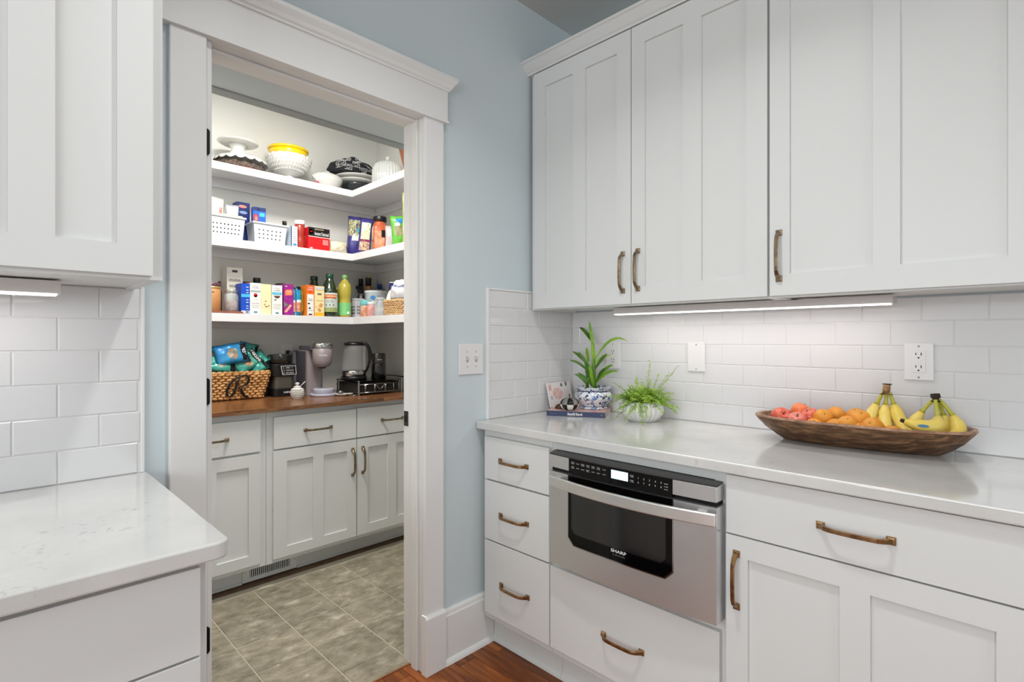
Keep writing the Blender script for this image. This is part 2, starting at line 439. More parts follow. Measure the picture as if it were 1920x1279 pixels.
g = G(); g.box(1.162, 1.1626, 1.735, 1.747, 0.933, 0.958); obj('latch_slot', g, HOLE, sp)

# plinth, baseboards and shoe
g = G(); g.prism([(1.600, 0), (WY, 0), (WY, 0.222), (1.608, 0.222), (1.600, 0.212)], 1.158, 1.252, 'x')
struct('trim_7', g, TRIM, 0.0015)
g = G(); g.prism([(1.614, 0), (WY, 0), (WY, 0.206), (1.624, 0.206), (1.619, 0.200), (1.617, 0.186), (1.614, 0.182)], 1.2525, 1.514, 'x')
struct('baseboard_back', g, TRIM)
g = G(); g.prism([(1.600, 0), (1.6135, 0), (1.6135, 0.020), (1.608, 0.017), (1.603, 0.010)], 1.2525, 1.510, 'x')
struct('baseboard_back_shoe', g, TRIM); bpy.data.objects['baseboard_back_shoe'].name = 'trim_8'
g = G(); g.box(-3.2, -1.6, 1.614, WY, 0, 0.15); struct('baseboard_left', g, TRIM)

# ---------------------------------------------------------------- backsplash tiles
TM = {}
def tile(parent, w, h, axis, a, z, face):
    """one glazed tile; axis x: lies on the back wall, axis y: on the right wall"""
    key = (axis, round(w, 3), round(h, 3))
    if key not in TM:
        g = G(); t = 0.007; e = 0.0022
        if axis == 'x':
            v = [(-w/2, 0, -h/2), (w/2, 0, -h/2), (w/2, 0, h/2), (-w/2, 0, h/2)]
            f = [(x*(1-2*e/w), -t, zz*(1-2*e/h)) for (x, y, zz) in v]; m_ = [(x, -t+0.0016, zz) for (x, y, zz) in v]
        else:
            v = [(0, -w/2, -h/2), (0, w/2, -h/2), (0, w/2, h/2), (0, -w/2, h/2)]
            f = [(-t, y*(1-2*e/w), zz*(1-2*e/h)) for (x, y, zz) in v]; m_ = [(-t+0.0016, y, zz) for (x, y, zz) in v]
        g.add(v+m_+f, [(8, 9, 10, 11)]+[(i, (i+1) % 4, 4+(i+1) % 4, 4+i) for i in range(4)]+[(4+i, 4+(i+1) % 4, 8+(i+1) % 4, 8+i) for i in range(4)])
        me = bpy.data.meshes.new('tile'); me.from_pydata([tuple(q) for q in g.v], [], g.f)
        bm = bmesh.new(); bm.from_mesh(me); bmesh.ops.recalc_face_normals(bm, faces=bm.faces); bm.to_mesh(me); bm.free()
        me.materials.append(TILE); TM[key] = me
    o = bpy.data.objects.new('tile', TM[key]); COL.objects.link(o); o.parent = parent
    pw = wloc(parent)
    o.location = (Vector((a, face, z)) if axis == 'x' else Vector((face, a, z)))-pw
def tiling(parent, axis, lo, hi, z0, z1, joint0, face, pitch=0.1555, ph=0.0783, gr=0.0016):
    k = 0; z = z0
    while z < z1-0.008:
        zt = min(z+ph, z1)
        j = joint0+(pitch/2 if k % 2 else 0)
        while j > lo: j -= pitch
        while j < hi:
            a = max(j, lo); b = min(j+pitch, hi)
            if b-a > 0.006: tile(parent, b-a-gr, zt-z-gr, axis, (a+b)/2, (z+zt)/2, face)
            j += pitch
        z = zt; k += 1
# grout panels belong to the walls
g = G(); g.box(-1.4, 0.292, 1.6246, WY, 0.914, 1.383); obj('grout_panel', g, GROUT, wall_back)
tiling(wall_back, 'x', -1.4, 0.284, 0.914, 1.383, 0.1235, 1.6295)
g = G(); g.box(0.2845, 0.2935, 1.6215, WY, 0.914, 1.388); obj('edge_trim', g, TRIM, wall_back, 0.002)
g = G(); g.box(1.486, 2.052, 1.6246, WY, 0.92, 1.464); obj('grout_panel', g, GROUT, wall_back)
tiling(wall_back, 'x', 1.4935, 2.0495, 0.920, 1.462, 1.5705-0.0005, 1.6295)
g = G(); g.box(1.481, 1.4930, 1.6185, WY, 0.920, 1.470); g.box(1.4931, 1.760, 1.6195, WY, 1.4625, 1.470)
obj('edge_trim', g, TRIM, wall_back, 0.002)
g = G(); g.box(2.0506, WX, -1.3, 1.6265, 0.92, 1.386); obj('grout_panel', g, GROUT, wall_right)
tiling(wall_right, 'y', -1.3, 1.622, 0.920, 1.386, 0.2525-0.07775, 2.0555)

# ================================================================ CABINETS
def pull(parent, c, length, axis, out, m=None, fw=0.0085):
    """bar pull: two square feet and a bowed bar. c: centre on the face, out: outward unit vector"""
    m = m or BRONZE; c = Vector(c); out = Vector(out)
    ax = Vector((0, 0, 1)) if axis == 'z' else (Vector((1, 0, 0)) if abs(out.x) < 0.5 else Vector((0, 1, 0)))
    sd = ax.cross(out); h = length/2; g = G()
    for s in (-1, 1):
        b = c+ax*(s*(h-0.008))
        vs = []
        for (q, d) in ((0.0095, 0), (0.0095, 0.0035), (0.0065, 0.0075)):
            for (i, j) in ((-1, -1), (1, -1), (1, 1), (-1, 1)): vs.append(b+ax*(i*q)+sd*(j*q)+out*d)
        g.add(vs, [(0, 3, 2, 1), (8, 9, 10, 11)]+[(k+i, k+(i+1) % 4, k+4+(i+1) % 4, k+4+i) for k in (0, 4) for i in range(4)])
    pts = []; rs = []
    for i in range(13):
        t = -1+2*i/12.0; a = abs(t)
        d = 0.029-0.005*a*a-(0.019*max(0, (a-0.72)/0.28)**1.4)
        pts.append(c+ax*(t*(h-0.008))+out*d); rs.append(0.0074+0.0018*max(0, (a-0.75)/0.25))
    g.tube(pts, rs, 4, 0.62, up=out, smooth=False)
    return obj('handle', g, m, parent, 0.0012, 2)

def fslab(g, axis, f, a0, a1, z0, z1, th, out):
    """box lying on face coordinate f, thickness th outwards (out = -1 towards smaller coordinate)"""
    lo, hi = (f+out*th, f) if out < 0 else (f, f+th)
    if axis == 'x': g.box(lo, hi, a0, a1, z0, z1)      # face normal along x, a along y
    else: g.box(a0, a1, lo, hi, z0, z1)

def shaker(parent, axis, f, a0, a1, z0, z1, panels, pz0, pz1, hpos=None, hm=None, th=0.019, name='door', hl=0.158):
    """door: frame mesh with recessed panels as sub-parts. panels = [(a0,a1),...]"""
    g = G(); panels = sorted(panels)
    edges = [a0]
    for (p, q) in panels: edges += [p, q]
    edges.append(a1)
    for i in range(0, len(edges), 2): fslab(g, axis, f, edges[i], edges[i+1], z0, z1, th, -1)
    for (p, q) in panels:
        fslab(g, axis, f, p, q, z0, pz0, th, -1); fslab(g, axis, f, p, q, pz1, z1, th, -1)
    me_bev = 0.0
    d = obj(name, g, WHITE, parent)
    # weld and bevel the outer edges
    bm = bmesh.new(); bm.from_mesh(d.data); bmesh.ops.remove_doubles(bm, verts=bm.verts, dist=1e-5); bm.to_mesh(d.data); bm.free()
    for (p, q) in panels:
        g = G(); fslab(g, axis, f, p+0.0002, q-0.0002, pz0+0.0002, pz1-0.0002, 0.0095, -1); obj('panel', g, WHITE, d)
    if hpos:
        a, z, ax = hpos
        if axis == 'x': pull(d, (f-th, a, z), hl, ax, (-1, 0, 0), hm)
        else: pull(d, (a, f-th, z), hl, ax, (0, -1, 0), hm)
    return d

def drawer(parent, axis, f, a0, a1, z0, z1, hpos=None, hm=None, th=0.019, hl=0.158):
    g = G(); fslab(g, axis, f, a0, a1, z0, z1, th, -1)
    d = obj('drawer', g, WHITE, parent, 0.0012)
    if hpos:
        a, z = hpos
        if axis == 'x': pull(d, (f-th, a, z), hl, 'y', (-1, 0, 0), hm)
        else: pull(d, (a, f-th, z), hl, 'x', (0, -1, 0), hm)
    return d

# --- right base run (fronts face -X). face frame plane X = 1.462
FX = 1.462
def base_unit(y0, y1, label, z1=0.888, cutout=None):
    t = thing('base_cabinet', (1.76, (y0+y1)/2, 0), label, 'cabinet', 'base cabinets under the right countertop')
    g = G()
    if cutout:
        g.box(FX, FX+0.02, y0, y1, 0.118, cutout[0]); g.box(FX, FX+0.02, y0, y1, cutout[1], z1)
        g.box(FX, FX+0.02, y0, cutout[2], cutout[0], cutout[1]); g.box(FX, FX+0.02, cutout[3], y1, cutout[0], cutout[1])
        g.box(FX+0.02, 2.045, y0, y0+0.018, 0.118, z1); g.box(FX+0.02, 2.045, y1-0.018, y1, 0.118, z1)
        g.box(FX+0.02, 2.045, y0+0.018, y1-0.018, 0.118, 0.136)
    else:
        g.box(FX, 2.045, y0, y1, 0.118, z1)
    obj('body', g, WHITE, t)
    g = G(); g.box(1.515, 1.530, y0, y1, 0.0, 0.118); obj('toe_kick', g, WHITE, t)
    g = G(); g.prism([(1.500, 0.001), (1.515, 0.001), (1.515, 0.022), (1.509, 0.018), (1.503, 0.010)], y0, y1, 'y'); obj('shoe_strip', g, WHITE, t)
    return t
t1 = base_unit(1.2465, 1.6135, 'white three-drawer base cabinet against the blue wall, left of the microwave')
drawer(t1, 'x', FX, 1.249, 1.595, 0.691, 0.861, (1.4295, 0.775))
drawer(t1, 'x', FX, 1.249, 1.595, 0.447, 0.684, (1.4275, 0.560))
drawer(t1, 'x', FX, 1.249, 1.595, 0.147, 0.441, (1.4235, 0.286))
t2 = base_unit(0.6095, 1.2455, 'white base cabinet that holds the microwave above one wide drawer', cutout=(0.478, 0.858, 0.645, 1.228))
drawer(t2, 'x', FX, 0.625, 1.243, 0.147, 0.440, (0.940, 0.2835))
t3 = base_unit(-0.036, 0.6085, 'white base cabinet right of the microwave, one drawer over a tall door')
drawer(t3, 'x', FX, -0.030, 0.606, 0.7245, 0.884, (0.303, 0.801))
shaker(t3, 'x', FX, -0.030, 0.606, 0.147, 0.7205, [(0.058, 0.272), (0.334, 0.548)], 0.215, 0.664, (0.577, 0.602, 'z'))
t4 = base_unit(-0.70, -0.038, 'white base cabinet at the far right end of the counter, beyond the frame edge')
drawer(t4, 'x', FX, -0.694, -0.044, 0.7245, 0.884, (-0.37, 0.801))
shaker(t4, 'x', FX, -0.694, -0.044, 0.147, 0.7205, [(-0.61, -0.40), (-0.338, -0.128)], 0.215, 0.664, (-0.073, 0.602, 'z'))
# countertops
g = G(); g.box(1.425, 2.051, -0.72, 1.6255, 0.8895, 0.920)
obj('countertop', g, QUARTZ, None, 0.004, 3, 'long pale quartz countertop on the right, under the fruit bowl and plants', 'countertop')
def rpoly(x0, x1, y0, y1, r, corners):
    P = []
    for (cx, cy, a0, on) in ((x0+r, y0+r, PI, 'bl' in corners), (x1-r, y0+r, 1.5*PI, 'br' in corners), (x1-r, y1-r, 0, 'tr' in corners), (x0+r, y1-r, PI/2, 'tl' in corners)):
        if on:
            for k in range(7): P.append((cx+r*math.cos(a0+PI/2*k/6), cy+r*math.sin(a0+PI/2*k/6)))
        else:
            P.append((cx+math.copysign(r, math.cos(a0+PI/4)), cy+math.copysign(r, math.sin(a0+PI/4))))
    return P
g = G(); g.prism(rpoly(-1.42, 0.299, 0.972, 1.6255, 0.022, ['br']), 0.8845, 0.914, 'z')
obj('countertop', g, QUARTZ, None, 0.004, 3, 'short pale quartz countertop at lower left with a rounded corner', 'countertop')

# --- left base run (fronts face -Y), face frame plane Y = 1.012
FY = 1.012
t = thing('base_cabinet', (-0.1, 1.3, 0), 'white drawer base under the left countertop, beside the doorway', 'cabinet')
g = G(); g.box(-0.70, 0.270, FY, 1.612, 0.118, 0.883); obj('body', g, WHITE, t)
g = G(); g.box(-0.70, 0.270, 1.085, 1.10, 0, 0.118); obj('toe_kick', g, WHITE, t)
drawer(t, 'y', FY, -0.37, 0.258, 0.7255, 0.872); drawer(t, 'y', FY, -0.37, 0.258, 0.430, 0.7215); drawer(t, 'y', FY, -0.37, 0.258, 0.135, 0.426)
g = G(); g.box(-1.40, -0.702, FY, 1.612, 0.118, 0.883)
t = thing('base_cabinet', (-1.05, 1.3, 0), 'white door base cabinet further left along the wall, outside the frame', 'cabinet')
obj('body', g, WHITE, t)
shaker(t, 'y', FY, -1.39, -0.715, 0.135, 0.872, [(-1.33, -1.08), (-1.02, -0.775)], 0.195, 0.812, (-0.745, 0.75, 'z'))

# --- right wall cabinets (fronts face -X), face frame X = 1.757
UX = 1.757; UZ0 = 1.385; UZ1 = 2.44
def upper_unit(y0, y1, label):
    t = thing('wall_cabinet', (1.9, (y0+y1)/2, UZ0), label, 'cabinet')
    g = G()
    g.box(UX, UX+0.02, y0, y1, UZ0, UZ1)
    g.box(UX+0.02, WX-0.002, y0, y0+0.018, UZ0, UZ1); g.box(UX+0.02, WX-0.002, y1-0.018, y1, UZ0, UZ1)
    g.box(UX+0.02, WX-0.002, y0+0.018, y1-0.018, UZ0+0.006, UZ0+0.024); g.box(UX+0.02, WX-0.002, y0+0.018, y1-0.018, UZ1-0.02, UZ1)
    obj('body', g, WHITE, t)
    return t
u1 = upper_unit(0.5965, 1.6185, 'white two-door wall cabinet in the corner, its pair of brass pulls side by side')
shaker(u1, 'x', UX, 1.094, 1.592, 1.390, 2.435, [(1.157, 1.309), (1.373, 1.528)], 1.452, 2.365, (1.128, 1.512, 'z'), BRASS)
shaker(u1, 'x', UX, 0.600, 1.0905, 1.390, 2.435, [(0.665, 0.815), (0.883, 1.034)], 1.454, 2.365, (1.062, 1.516, 'z'), BRASS)
u2 = upper_unit(-0.045, 0.5955, 'white single-door wall cabinet at the right edge, above the fruit bowl')
shaker(u2, 'x', UX, -0.035, 0.5925, 1.390, 2.435, [(0.049, 0.260), (0.322, 0.535)], 1.456, 2.365, (0.565, 1.5125, 'z'), BRASS)
u3 = upper_unit(-0.69, -0.047, 'white single-door wall cabinet beyond the right edge of the view')
shaker(u3, 'x', UX, -0.682, -0.055, 1.390, 2.435, [(-0.62, -0.40), (-0.338, -0.117)], 1.456, 2.365, (-0.085, 1.5125, 'z'), BRASS)
g = G()
g.prism([(1.770, 2.4405), (1.736, 2.4405), (1.734, 2.447), (1.726, 2.452), (1.700, 2.477), (1.692, 2.480), (1.692, 2.489), (1.770, 2.489)], -0.70, 1.6315, 'y')
struct('trim_9', g, WHITE)

# --- left wall cabinets (fronts face -Y), face frame Y = 1.327
UY = 1.327
t = thing('wall_cabinet', (-0.1, 1.48, 1.38), 'white wall cabinet at upper left, hanging beside the doorway', 'cabinet')
g = G(); g.box(-0.52, 0.2715, UY, UY+0.02, 1.380, 2.44); g.box(0.2535, 0.2715, UY+0.02, WY-0.001, 1.380, 2.44); g.box(-0.52, -0.502, UY+0.02, WY-0.001, 1.38, 2.44)
g.box(-0.502, 0.2535, UY+0.02, WY-0.001, 1.3835, 1.402); g.box(-0.502, 0.2535, UY+0.02, WY-0.001, 2.42, 2.44)
obj('body', g, WHITE, t)
shaker(t, 'y', UY, -0.124, 0.251, 1.387, 2.435, [(-0.063, 0.031), (0.096, 0.191)], 1.448, 2.365)
shaker(t, 'y', UY, -0.503, -0.128, 1.387, 2.435, [(-0.442, -0.348), (-0.283, -0.189)], 1.448, 2.365)
g = G()
g.prism([(UY+0.01, 2.4405), (1.306, 2.4405), (1.304, 2.447), (1.296, 2.452), (1.270, 2.477), (1.262, 2.480), (1.262, 2.489), (UY+0.01, 2.489)], -0.52, 0.272, 'x')
g.box(-0.52, 0.30, UY+0.01, WY, 2.4405, 2.489)
struct('trim_10', g, WHITE)

# --- under-cabinet light bars
t = thing('under_cabinet_light', (1.92, 0.79, 1.36), 'long slim white light bar under the right wall cabinets, lit', 'light')
g = G(); g.box(1.890, 1.955, 0.300, 1.277, 1.3615, 1.3845); obj('housing', g, ALU, t, 0.0015)
g = G(); g.box(1.8895, 1.925, 0.308, 1.270, 1.3575, 1.3614); obj('lens', g, LED, t, 0.0008)
g = G(); g.sphere((1.895, 0.385, 1.3565), 0.0035); obj('switch', g, PLATE, t)
t = thing('under_cabinet_light', (-0.15, 1.5, 1.35), 'short slim white light bar under the upper left cabinet, lit', 'light')
g = G(); g.box(-0.42, 0.119, 1.480, 1.545, 1.3515, 1.3795); obj('housing', g, ALU, t, 0.0015)
g = G(); g.box(-0.412, 0.112, 1.4795, 1.515, 1.3475, 1.3514); obj('lens', g, LED, t, 0.0008)
g = G(); g.sphere((0.045, 1.487, 1.3465), 0.0035); obj('switch', g, PLATE, t)

# --- recessed ceiling cans (out of view, real fittings around the lamps)
for i, (x, y) in enumerate([(0.72, 0.70), (-0.25, 0.74), (0.55, -1.2), (-0.75, -1.2)]):
    g = G(); g.lathe((x, y, 2.744), [(0.068, 0), (0.095, 0), (0.098, 0.006), (0.098, 0.013), (0.068, 0.013)], 28)
    obj('ceiling_can', g, TRIM, None, label=['white recessed ceiling light ring nearest the doorway and right-hand counter', 'white recessed ceiling light ring above the left-hand counter side', 'white recessed ceiling light ring on the right, farthest from the doorway', 'white recessed ceiling light ring on the left, farthest from the doorway'][i], cat='light', group='recessed kitchen ceiling lights')

# ================================================================ PANTRY
PF = 2.763
t = thing('base_cabinet', (0.75, 3.1, 0), 'white pantry base cabinet at left, drawer over door, under the basket', 'cabinet', 'pantry base cabinets')
g = G(); g.box(0.31, 1.010, PF, 3.425, 0.112, 0.8895); obj('body', g, WHITE, t)
drawer(t, 'y', PF, 0.520, 0.979, 0.695, 0.857, (0.7525, 0.774), BRASS)
shaker(t, 'y', PF, 0.520, 0.979, 0.136, 0.684, [(0.577, 0.719), (0.779, 0.922)], 0.188, 0.624)
t = thing('base_cabinet', (1.27, 3.1, 0), 'white pantry base cabinet in the middle, wide drawer over a two-panel door', 'cabinet', 'pantry base cabinets')
g = G(); g.box(1.0115, 1.5015, PF, 3.425, 0.112, 0.8895); obj('body', g, WHITE, t)
drawer(t, 'y', PF, 1.043, 1.5003, 0.694, 0.858, (1.2755, 0.7745), BRASS)
shaker(t, 'y', PF, 1.040, 1.5003, 0.136, 0.686, [(1.109, 1.247), (1.307, 1.444)], 0.187, 0.627, (1.477, 0.560, 'z'), BRASS)
t = thing('base_cabinet', (1.77, 3.1, 0), 'white pantry base cabinet at right, partly behind the door frame', 'cabinet', 'pantry base cabinets')
g = G(); g.box(1.503, 2.030, PF, 3.425, 0.112, 0.8895); obj('body', g, WHITE, t)
drawer(t, 'y', PF, 1.506, 1.965, 0.694, 0.861, (1.738, 0.778), BRASS)
shaker(t, 'y', PF, 1.506, 1.965, 0.136, 0.686, [(1.574, 1.705), (1.765, 1.897)], 0.188, 0.632, (1.540, 0.562, 'z'), BRASS)
g = G(); g.box(0.31, 0.935, 2.8790, 2.8940, 0.002, 0.112); g.box(1.215, 2.03, 2.8790, 2.8940, 0.002, 0.112)
g.box(0.31, 0.933, 2.8715, 2.8790, 0.002, 0.016); g.box(1.217, 2.03, 2.8715, 2.8790, 0.002, 0.016)
struct('baseboard_pantry', g, WHITE)
t = thing('floor_register', (1.075, 2.8740, 0), 'white slatted vent register set in the pantry toe kick', 'vent')
g = G(); g.box(0.936, 1.214, 2.8760, 2.8940, 0.086, 0.1115); g.box(0.936, 1.214, 2.8760, 2.8940, 0.004, 0.024)
g.box(0.936, 0.972, 2.8760, 2.8940, 0.024, 0.086); g.box(1.178, 1.214, 2.8760, 2.8940, 0.024, 0.086); obj('frame', g, TRIM, t, 0.001)
g = G(); g.box(0.972, 1.178, 2.8880, 2.8940, 0.024, 0.086); obj('duct', g, HOLE, t)
g = G()
for i in range(21): x = 0.9745+i*0.0098; g.box(x, x+0.0040, 2.8770, 2.8830, 0.024, 0.086)
obj('louvers', g, TRIM, t, kind='stuff')
for x in (0.948, 1.202):
    g = G(); g.sphere((x, 2.8760, 0.055), 0.003); obj('screw', g, CHROME, t)

g = G()
x = 0.31; rr = random.Random(3)
top = thing('countertop', (1.17, 3.07, 0.89), 'dark butcher block countertop in the pantry, under the appliances', 'countertop')
yy = 2.720; k = 0
while yy < 3.425:
    y2 = min(yy+0.062, 3.428)
    x = 0.31
    while x < 2.03:
        x2 = min(x+rr.uniform(0.45, 1.1), 2.033)
        if yy < 2.73 and x < 1.5 < x2: x2 = 1.6635
        if 2.033-x2 < 0.12: x2 = 2.033
        g = G(); g.box(x, x2-0.0002, yy, y2-0.0002, 0.8905, 0.910); obj('stave', g, BUTCHER, top)
        x = x2
    yy = y2

# shelves
SH = [(1.353, 1.399, 'lowest'), (1.767, 1.812, 'middle'), (2.183, 2.225, 'highest')]
for (zb, zt, nm) in SH:
    t = thing('pantry_shelf', (1.2, 3.3, zb), '%s white L-shaped shelf in the pantry' % nm, 'shelf', 'white pantry shelves')
    g = G(); g.prism([(0.302, 3.178), (1.716, 3.178), (1.716, 1.75), (2.034, 1.75), (2.034, 3.429), (0.302, 3.429)], zt-0.02, zt, 'z')
    obj('board', g, SHELF, t)
    g = G(); g.prism([(0.302, 3.16), (1.698, 3.16), (1.698, 1.75), (1.7158, 1.75), (1.7158, 3.1778), (0.302, 3.1778)], zb, zt, 'z')
    obj('front_edge', g, SHELF, t, 0.001)
    g = G(); g.box(0.302, 2.016, 3.412, 3.4295, zt-0.075, zt-0.0205); obj('back_cleat', g, SHELF, t, 0.001)
    g = G(); g.box(2.0165, 2.0345, 1.75, 3.429, zt-0.075, zt-0.0205); obj('side_cleat', g, SHELF, t, 0.001)
# ================================================================ MICROWAVE DRAWER
YC = 0.912; HW = 0.300
def bx(y, off=0.0): return 1.386+0.015*((y-YC)/HW)**2-off
def cslab(g, y0, y1, z0, z1, off=0.0, back=None, n=14, poly=None):
    """slab following the bowed front; back = fixed rear X or None (constant thickness)"""
    ys = [y0+(y1-y0)*i/n for i in range(n+1)]
    fr = [(bx(y, off), y) for y in ys]
    bk = [((back if back is not None else bx(y, off)+0.004), y) for y in reversed(ys)]
    g.prism(fr+bk, z0, z1, 'z'); return g
mw = thing('microwave_drawer', (1.7, 0.92, 0.478), 'stainless steel microwave drawer with black glass window, built in below the counter', 'microwave')
g = G(); g.box(1.45, 1.98, 0.655, 1.218, 0.490, 0.850); obj('casing', g, BLACK, mw)
g = G(); g.prism([(bx(0.614)+0.002, 0.614), (1.4615, 0.622), (1.4615, 1.236), (bx(1.210)+0.002, 1.210)]+[(bx(1.21-0.596*i/12)+0.002, 1.21-0.596*i/12) for i in range(1, 12)], 0.8535, 0.8565, 'z')
obj('top_plate', g, mat('dark_grey_metal', (66, 64, 63), 0.4, 0.5), mw)
g = G(); cslab(g, 1.118, 1.210, 0.811, 0.853, 0, 1.45); obj('control_end_block', g, STEEL, mw, 0.0012)
g = G(); cslab(g, 0.614, 0.738, 0.811, 0.853, 0, 1.45); obj('control_end_block', g, STEEL, mw, 0.0012)
g = G(); cslab(g, 0.7385, 1.1175, 0.803, 0.853, -0.0005, 1.45)
cp = obj('control_panel', g, GLASSB, mw)
g = G(); g.box(1.415, 1.455, 0.620, 1.208, 0.797, 0.8105); obj('gap_recess', g, HOLE, mw)
g = G()
cslab(g, 0.738, 1.118, 0.478, 0.7965, 0, 1.455); cslab(g, 1.118, 1.210, 0.478, 0.7965, 0, 1.455); cslab(g, 0.614, 0.738, 0.478, 0.7965, 0, 1.455)
dr = obj('drawer_front', g, STEEL, mw)
# the rear flange beside the front
g = G(); g.box(1.4565, 1.4615, 0.628, 1.234, 0.484, 0.853); obj('flange', g, STEEL, mw)
# window glass with clipped lower corners, bright rim
def curved_win(g, y0, y1, z0, z1, c, off, th=0.003, n=48, ctop=0.0):
    ys = sorted(set([y0+(y1-y0)*i/n for i in range(n+1)]+[y0+c, y1-c]))
    vs = []; fs = []
    for y in ys:
        d = max(0, c-(y-y0), c-(y1-y)); lo = z0+d; hi = z1-d*ctop
        for x in (bx(y, off), bx(y, off)+th): vs += [(x, y, lo), (x, y, hi)]
    for i in range(len(ys)-1):
        a = 4*i; b = a+4; fs += [(a, b, b+1, a+1), (a+2, a+3, b+3, b+2), (a, a+2, b+2, b), (a+1, b+1, b+3, a+3)]
    k = 4*(len(ys)-1); fs += [(0, 1, 3, 2), (k, k+2, k+3, k+1)]
    g.add(vs, fs, False)
def curved_poly(g, pts, off, th=0.003):
    """polygon in (y,z) on the bowed front, subdivided along y"""
    fr = [(bx(y, off), y, z) for (y, z) in pts]; bk = [(bx(y, off)+th, y, z) for (y, z) in pts]; n = len(pts)
    cy = sum(p[0] for p in pts)/n; cz = sum(p[1] for p in pts)/n
    g.add(fr+bk+[(bx(cy, off), cy, cz)], [(2*n, i, (i+1) % n) for i in range(n)]+[(i, (i+1) % n, n+(i+1) % n, n+i) for i in range(n)])
def winpoly(y0, y1, z0, z1, c, top=False):
    P = []
    N_ = 12
    for i in range(N_+1): P.append((y0+(y1-y0)*i/N_, z1))
    P.append((y1, z0+c))
    for i in range(N_+1): P.append((y1-c+(y0+c-y1+c)*i/N_, z0))
    P.append((y0, z0+c))
    return P
g = G(); curved_win(g, 0.7345, 1.1215, 0.5625, 0.7967, 0.025, 0.0012); obj('window_rim', g, CHROME, mw)
g = G(); curved_win(g, 0.7385, 1.1175, 0.5665, 0.7967, 0.024, 0.0026); gl = obj('window_glass', g, GLASSB, mw)
P = []
for (cy, cz, a0) in ((0.778, 0.628, PI), (1.082, 0.628, 1.5*PI), (1.082, 0.752, 0), (0.778, 0.752, PI/2)):
    for k in range(6):
        a = a0+PI/2*k/5; P.append((cy+0.022*math.cos(a), cz+0.022*math.sin(a)))
g = G(); curved_win(g, 0.757, 1.103, 0.606, 0.776, 0.016, 0.0032, ctop=1.0); obj('window_mesh', g, mat('window_dark_grey', (24, 24, 24), 0.12, coat=1.0), mw)
# bar handle bowed further out
g = G(); ys = [0.604+(1.188-0.604)*i/20 for i in range(21)]
hx = lambda y: 1.336+0.036*((y-0.896)/0.292)**2
g.prism([(hx(y), y) for y in ys]+[(hx(y)+0.012, y) for y in reversed(ys)], 0.7535, 0.789, 'z')
hd = obj('handle', g, STEEL_H, dr, 0.0035, 3)
for y_ in (0.640, 1.150):
    g = G(); g.box(1.365, 1.400, y_, y_+0.024, 0.759, 0.783); obj('handle_mount', g, STEEL_H, dr)
# display and printed keys
def mt(s, y, z, w, h, m=INK, bold=0.0, par=None): text(s, m, par or cp, (bx(y)-0.0012, y, z), (0, -1, 0), (0, 0, 1), w, h, 0.0004, bold)
g = G(); g.box(bx(0.912)-0.0016, bx(0.912)-0.0002, 0.882, 0.942, 0.8215, 0.8475); obj('display', g, SCREEN, cp)
K1 = [('SENSOR', 'REHEAT'), ('POPCORN',), ('BEVERAGE', 'CENTER'), ('KEEP', 'WARM'), ('SENSOR', 'COOK'), ('POWER', 'LEVEL'), ('TIMER',)]
K2 = [('SET', 'UP'), ('COOK',), ('BAKE',), ('MELT', 'SOFTEN'), ('DEFROST',), ('REHEAT',), ('AUTO',)]
for r, (K, zc) in enumerate(((K1, 0.8415), (K2, 0.8265))):
    for i, ws in enumerate(K):
        y = 1.098-0.0215*i
        for j, s in enumerate(ws): mt(s, y, zc+(0.0022-0.0044*j if len(ws) > 1 else 0), 0.0125, 0.0026, par=cp)
for i in range(5):
    y = 0.846-0.0185*i
    mt(str(i+1), y, 0.8385, None, 0.0052); mt(str((i+6) % 10), y, 0.8255, None, 0.0052)
for (s, y, z) in (('STOP', 0.868, 0.8425), ('CLEAR', 0.868, 0.8385), ('START', 0.868, 0.8275), ('+1 MIN', 0.868, 0.8235), ('OPEN', 0.757, 0.8370), ('CLOSE', 0.757, 0.8290), ('AUTO', 0.757, 0.8210)):
    mt(s, y, z, 0.0125, 0.0026)
text('SHARP', INK, gl, (bx(0.914)-0.0030, 0.914, 0.5985), (0, -1, 0), (0, 0, 1), 0.056, 0.0100, 0.0005, 0.02)
text('CAROUSEL', GREYINK, gl, (bx(0.914)-0.0030, 0.912, 0.5865), (0, -1, 0), (0, 0, 1), 0.044, 0.0036, 0.0005)

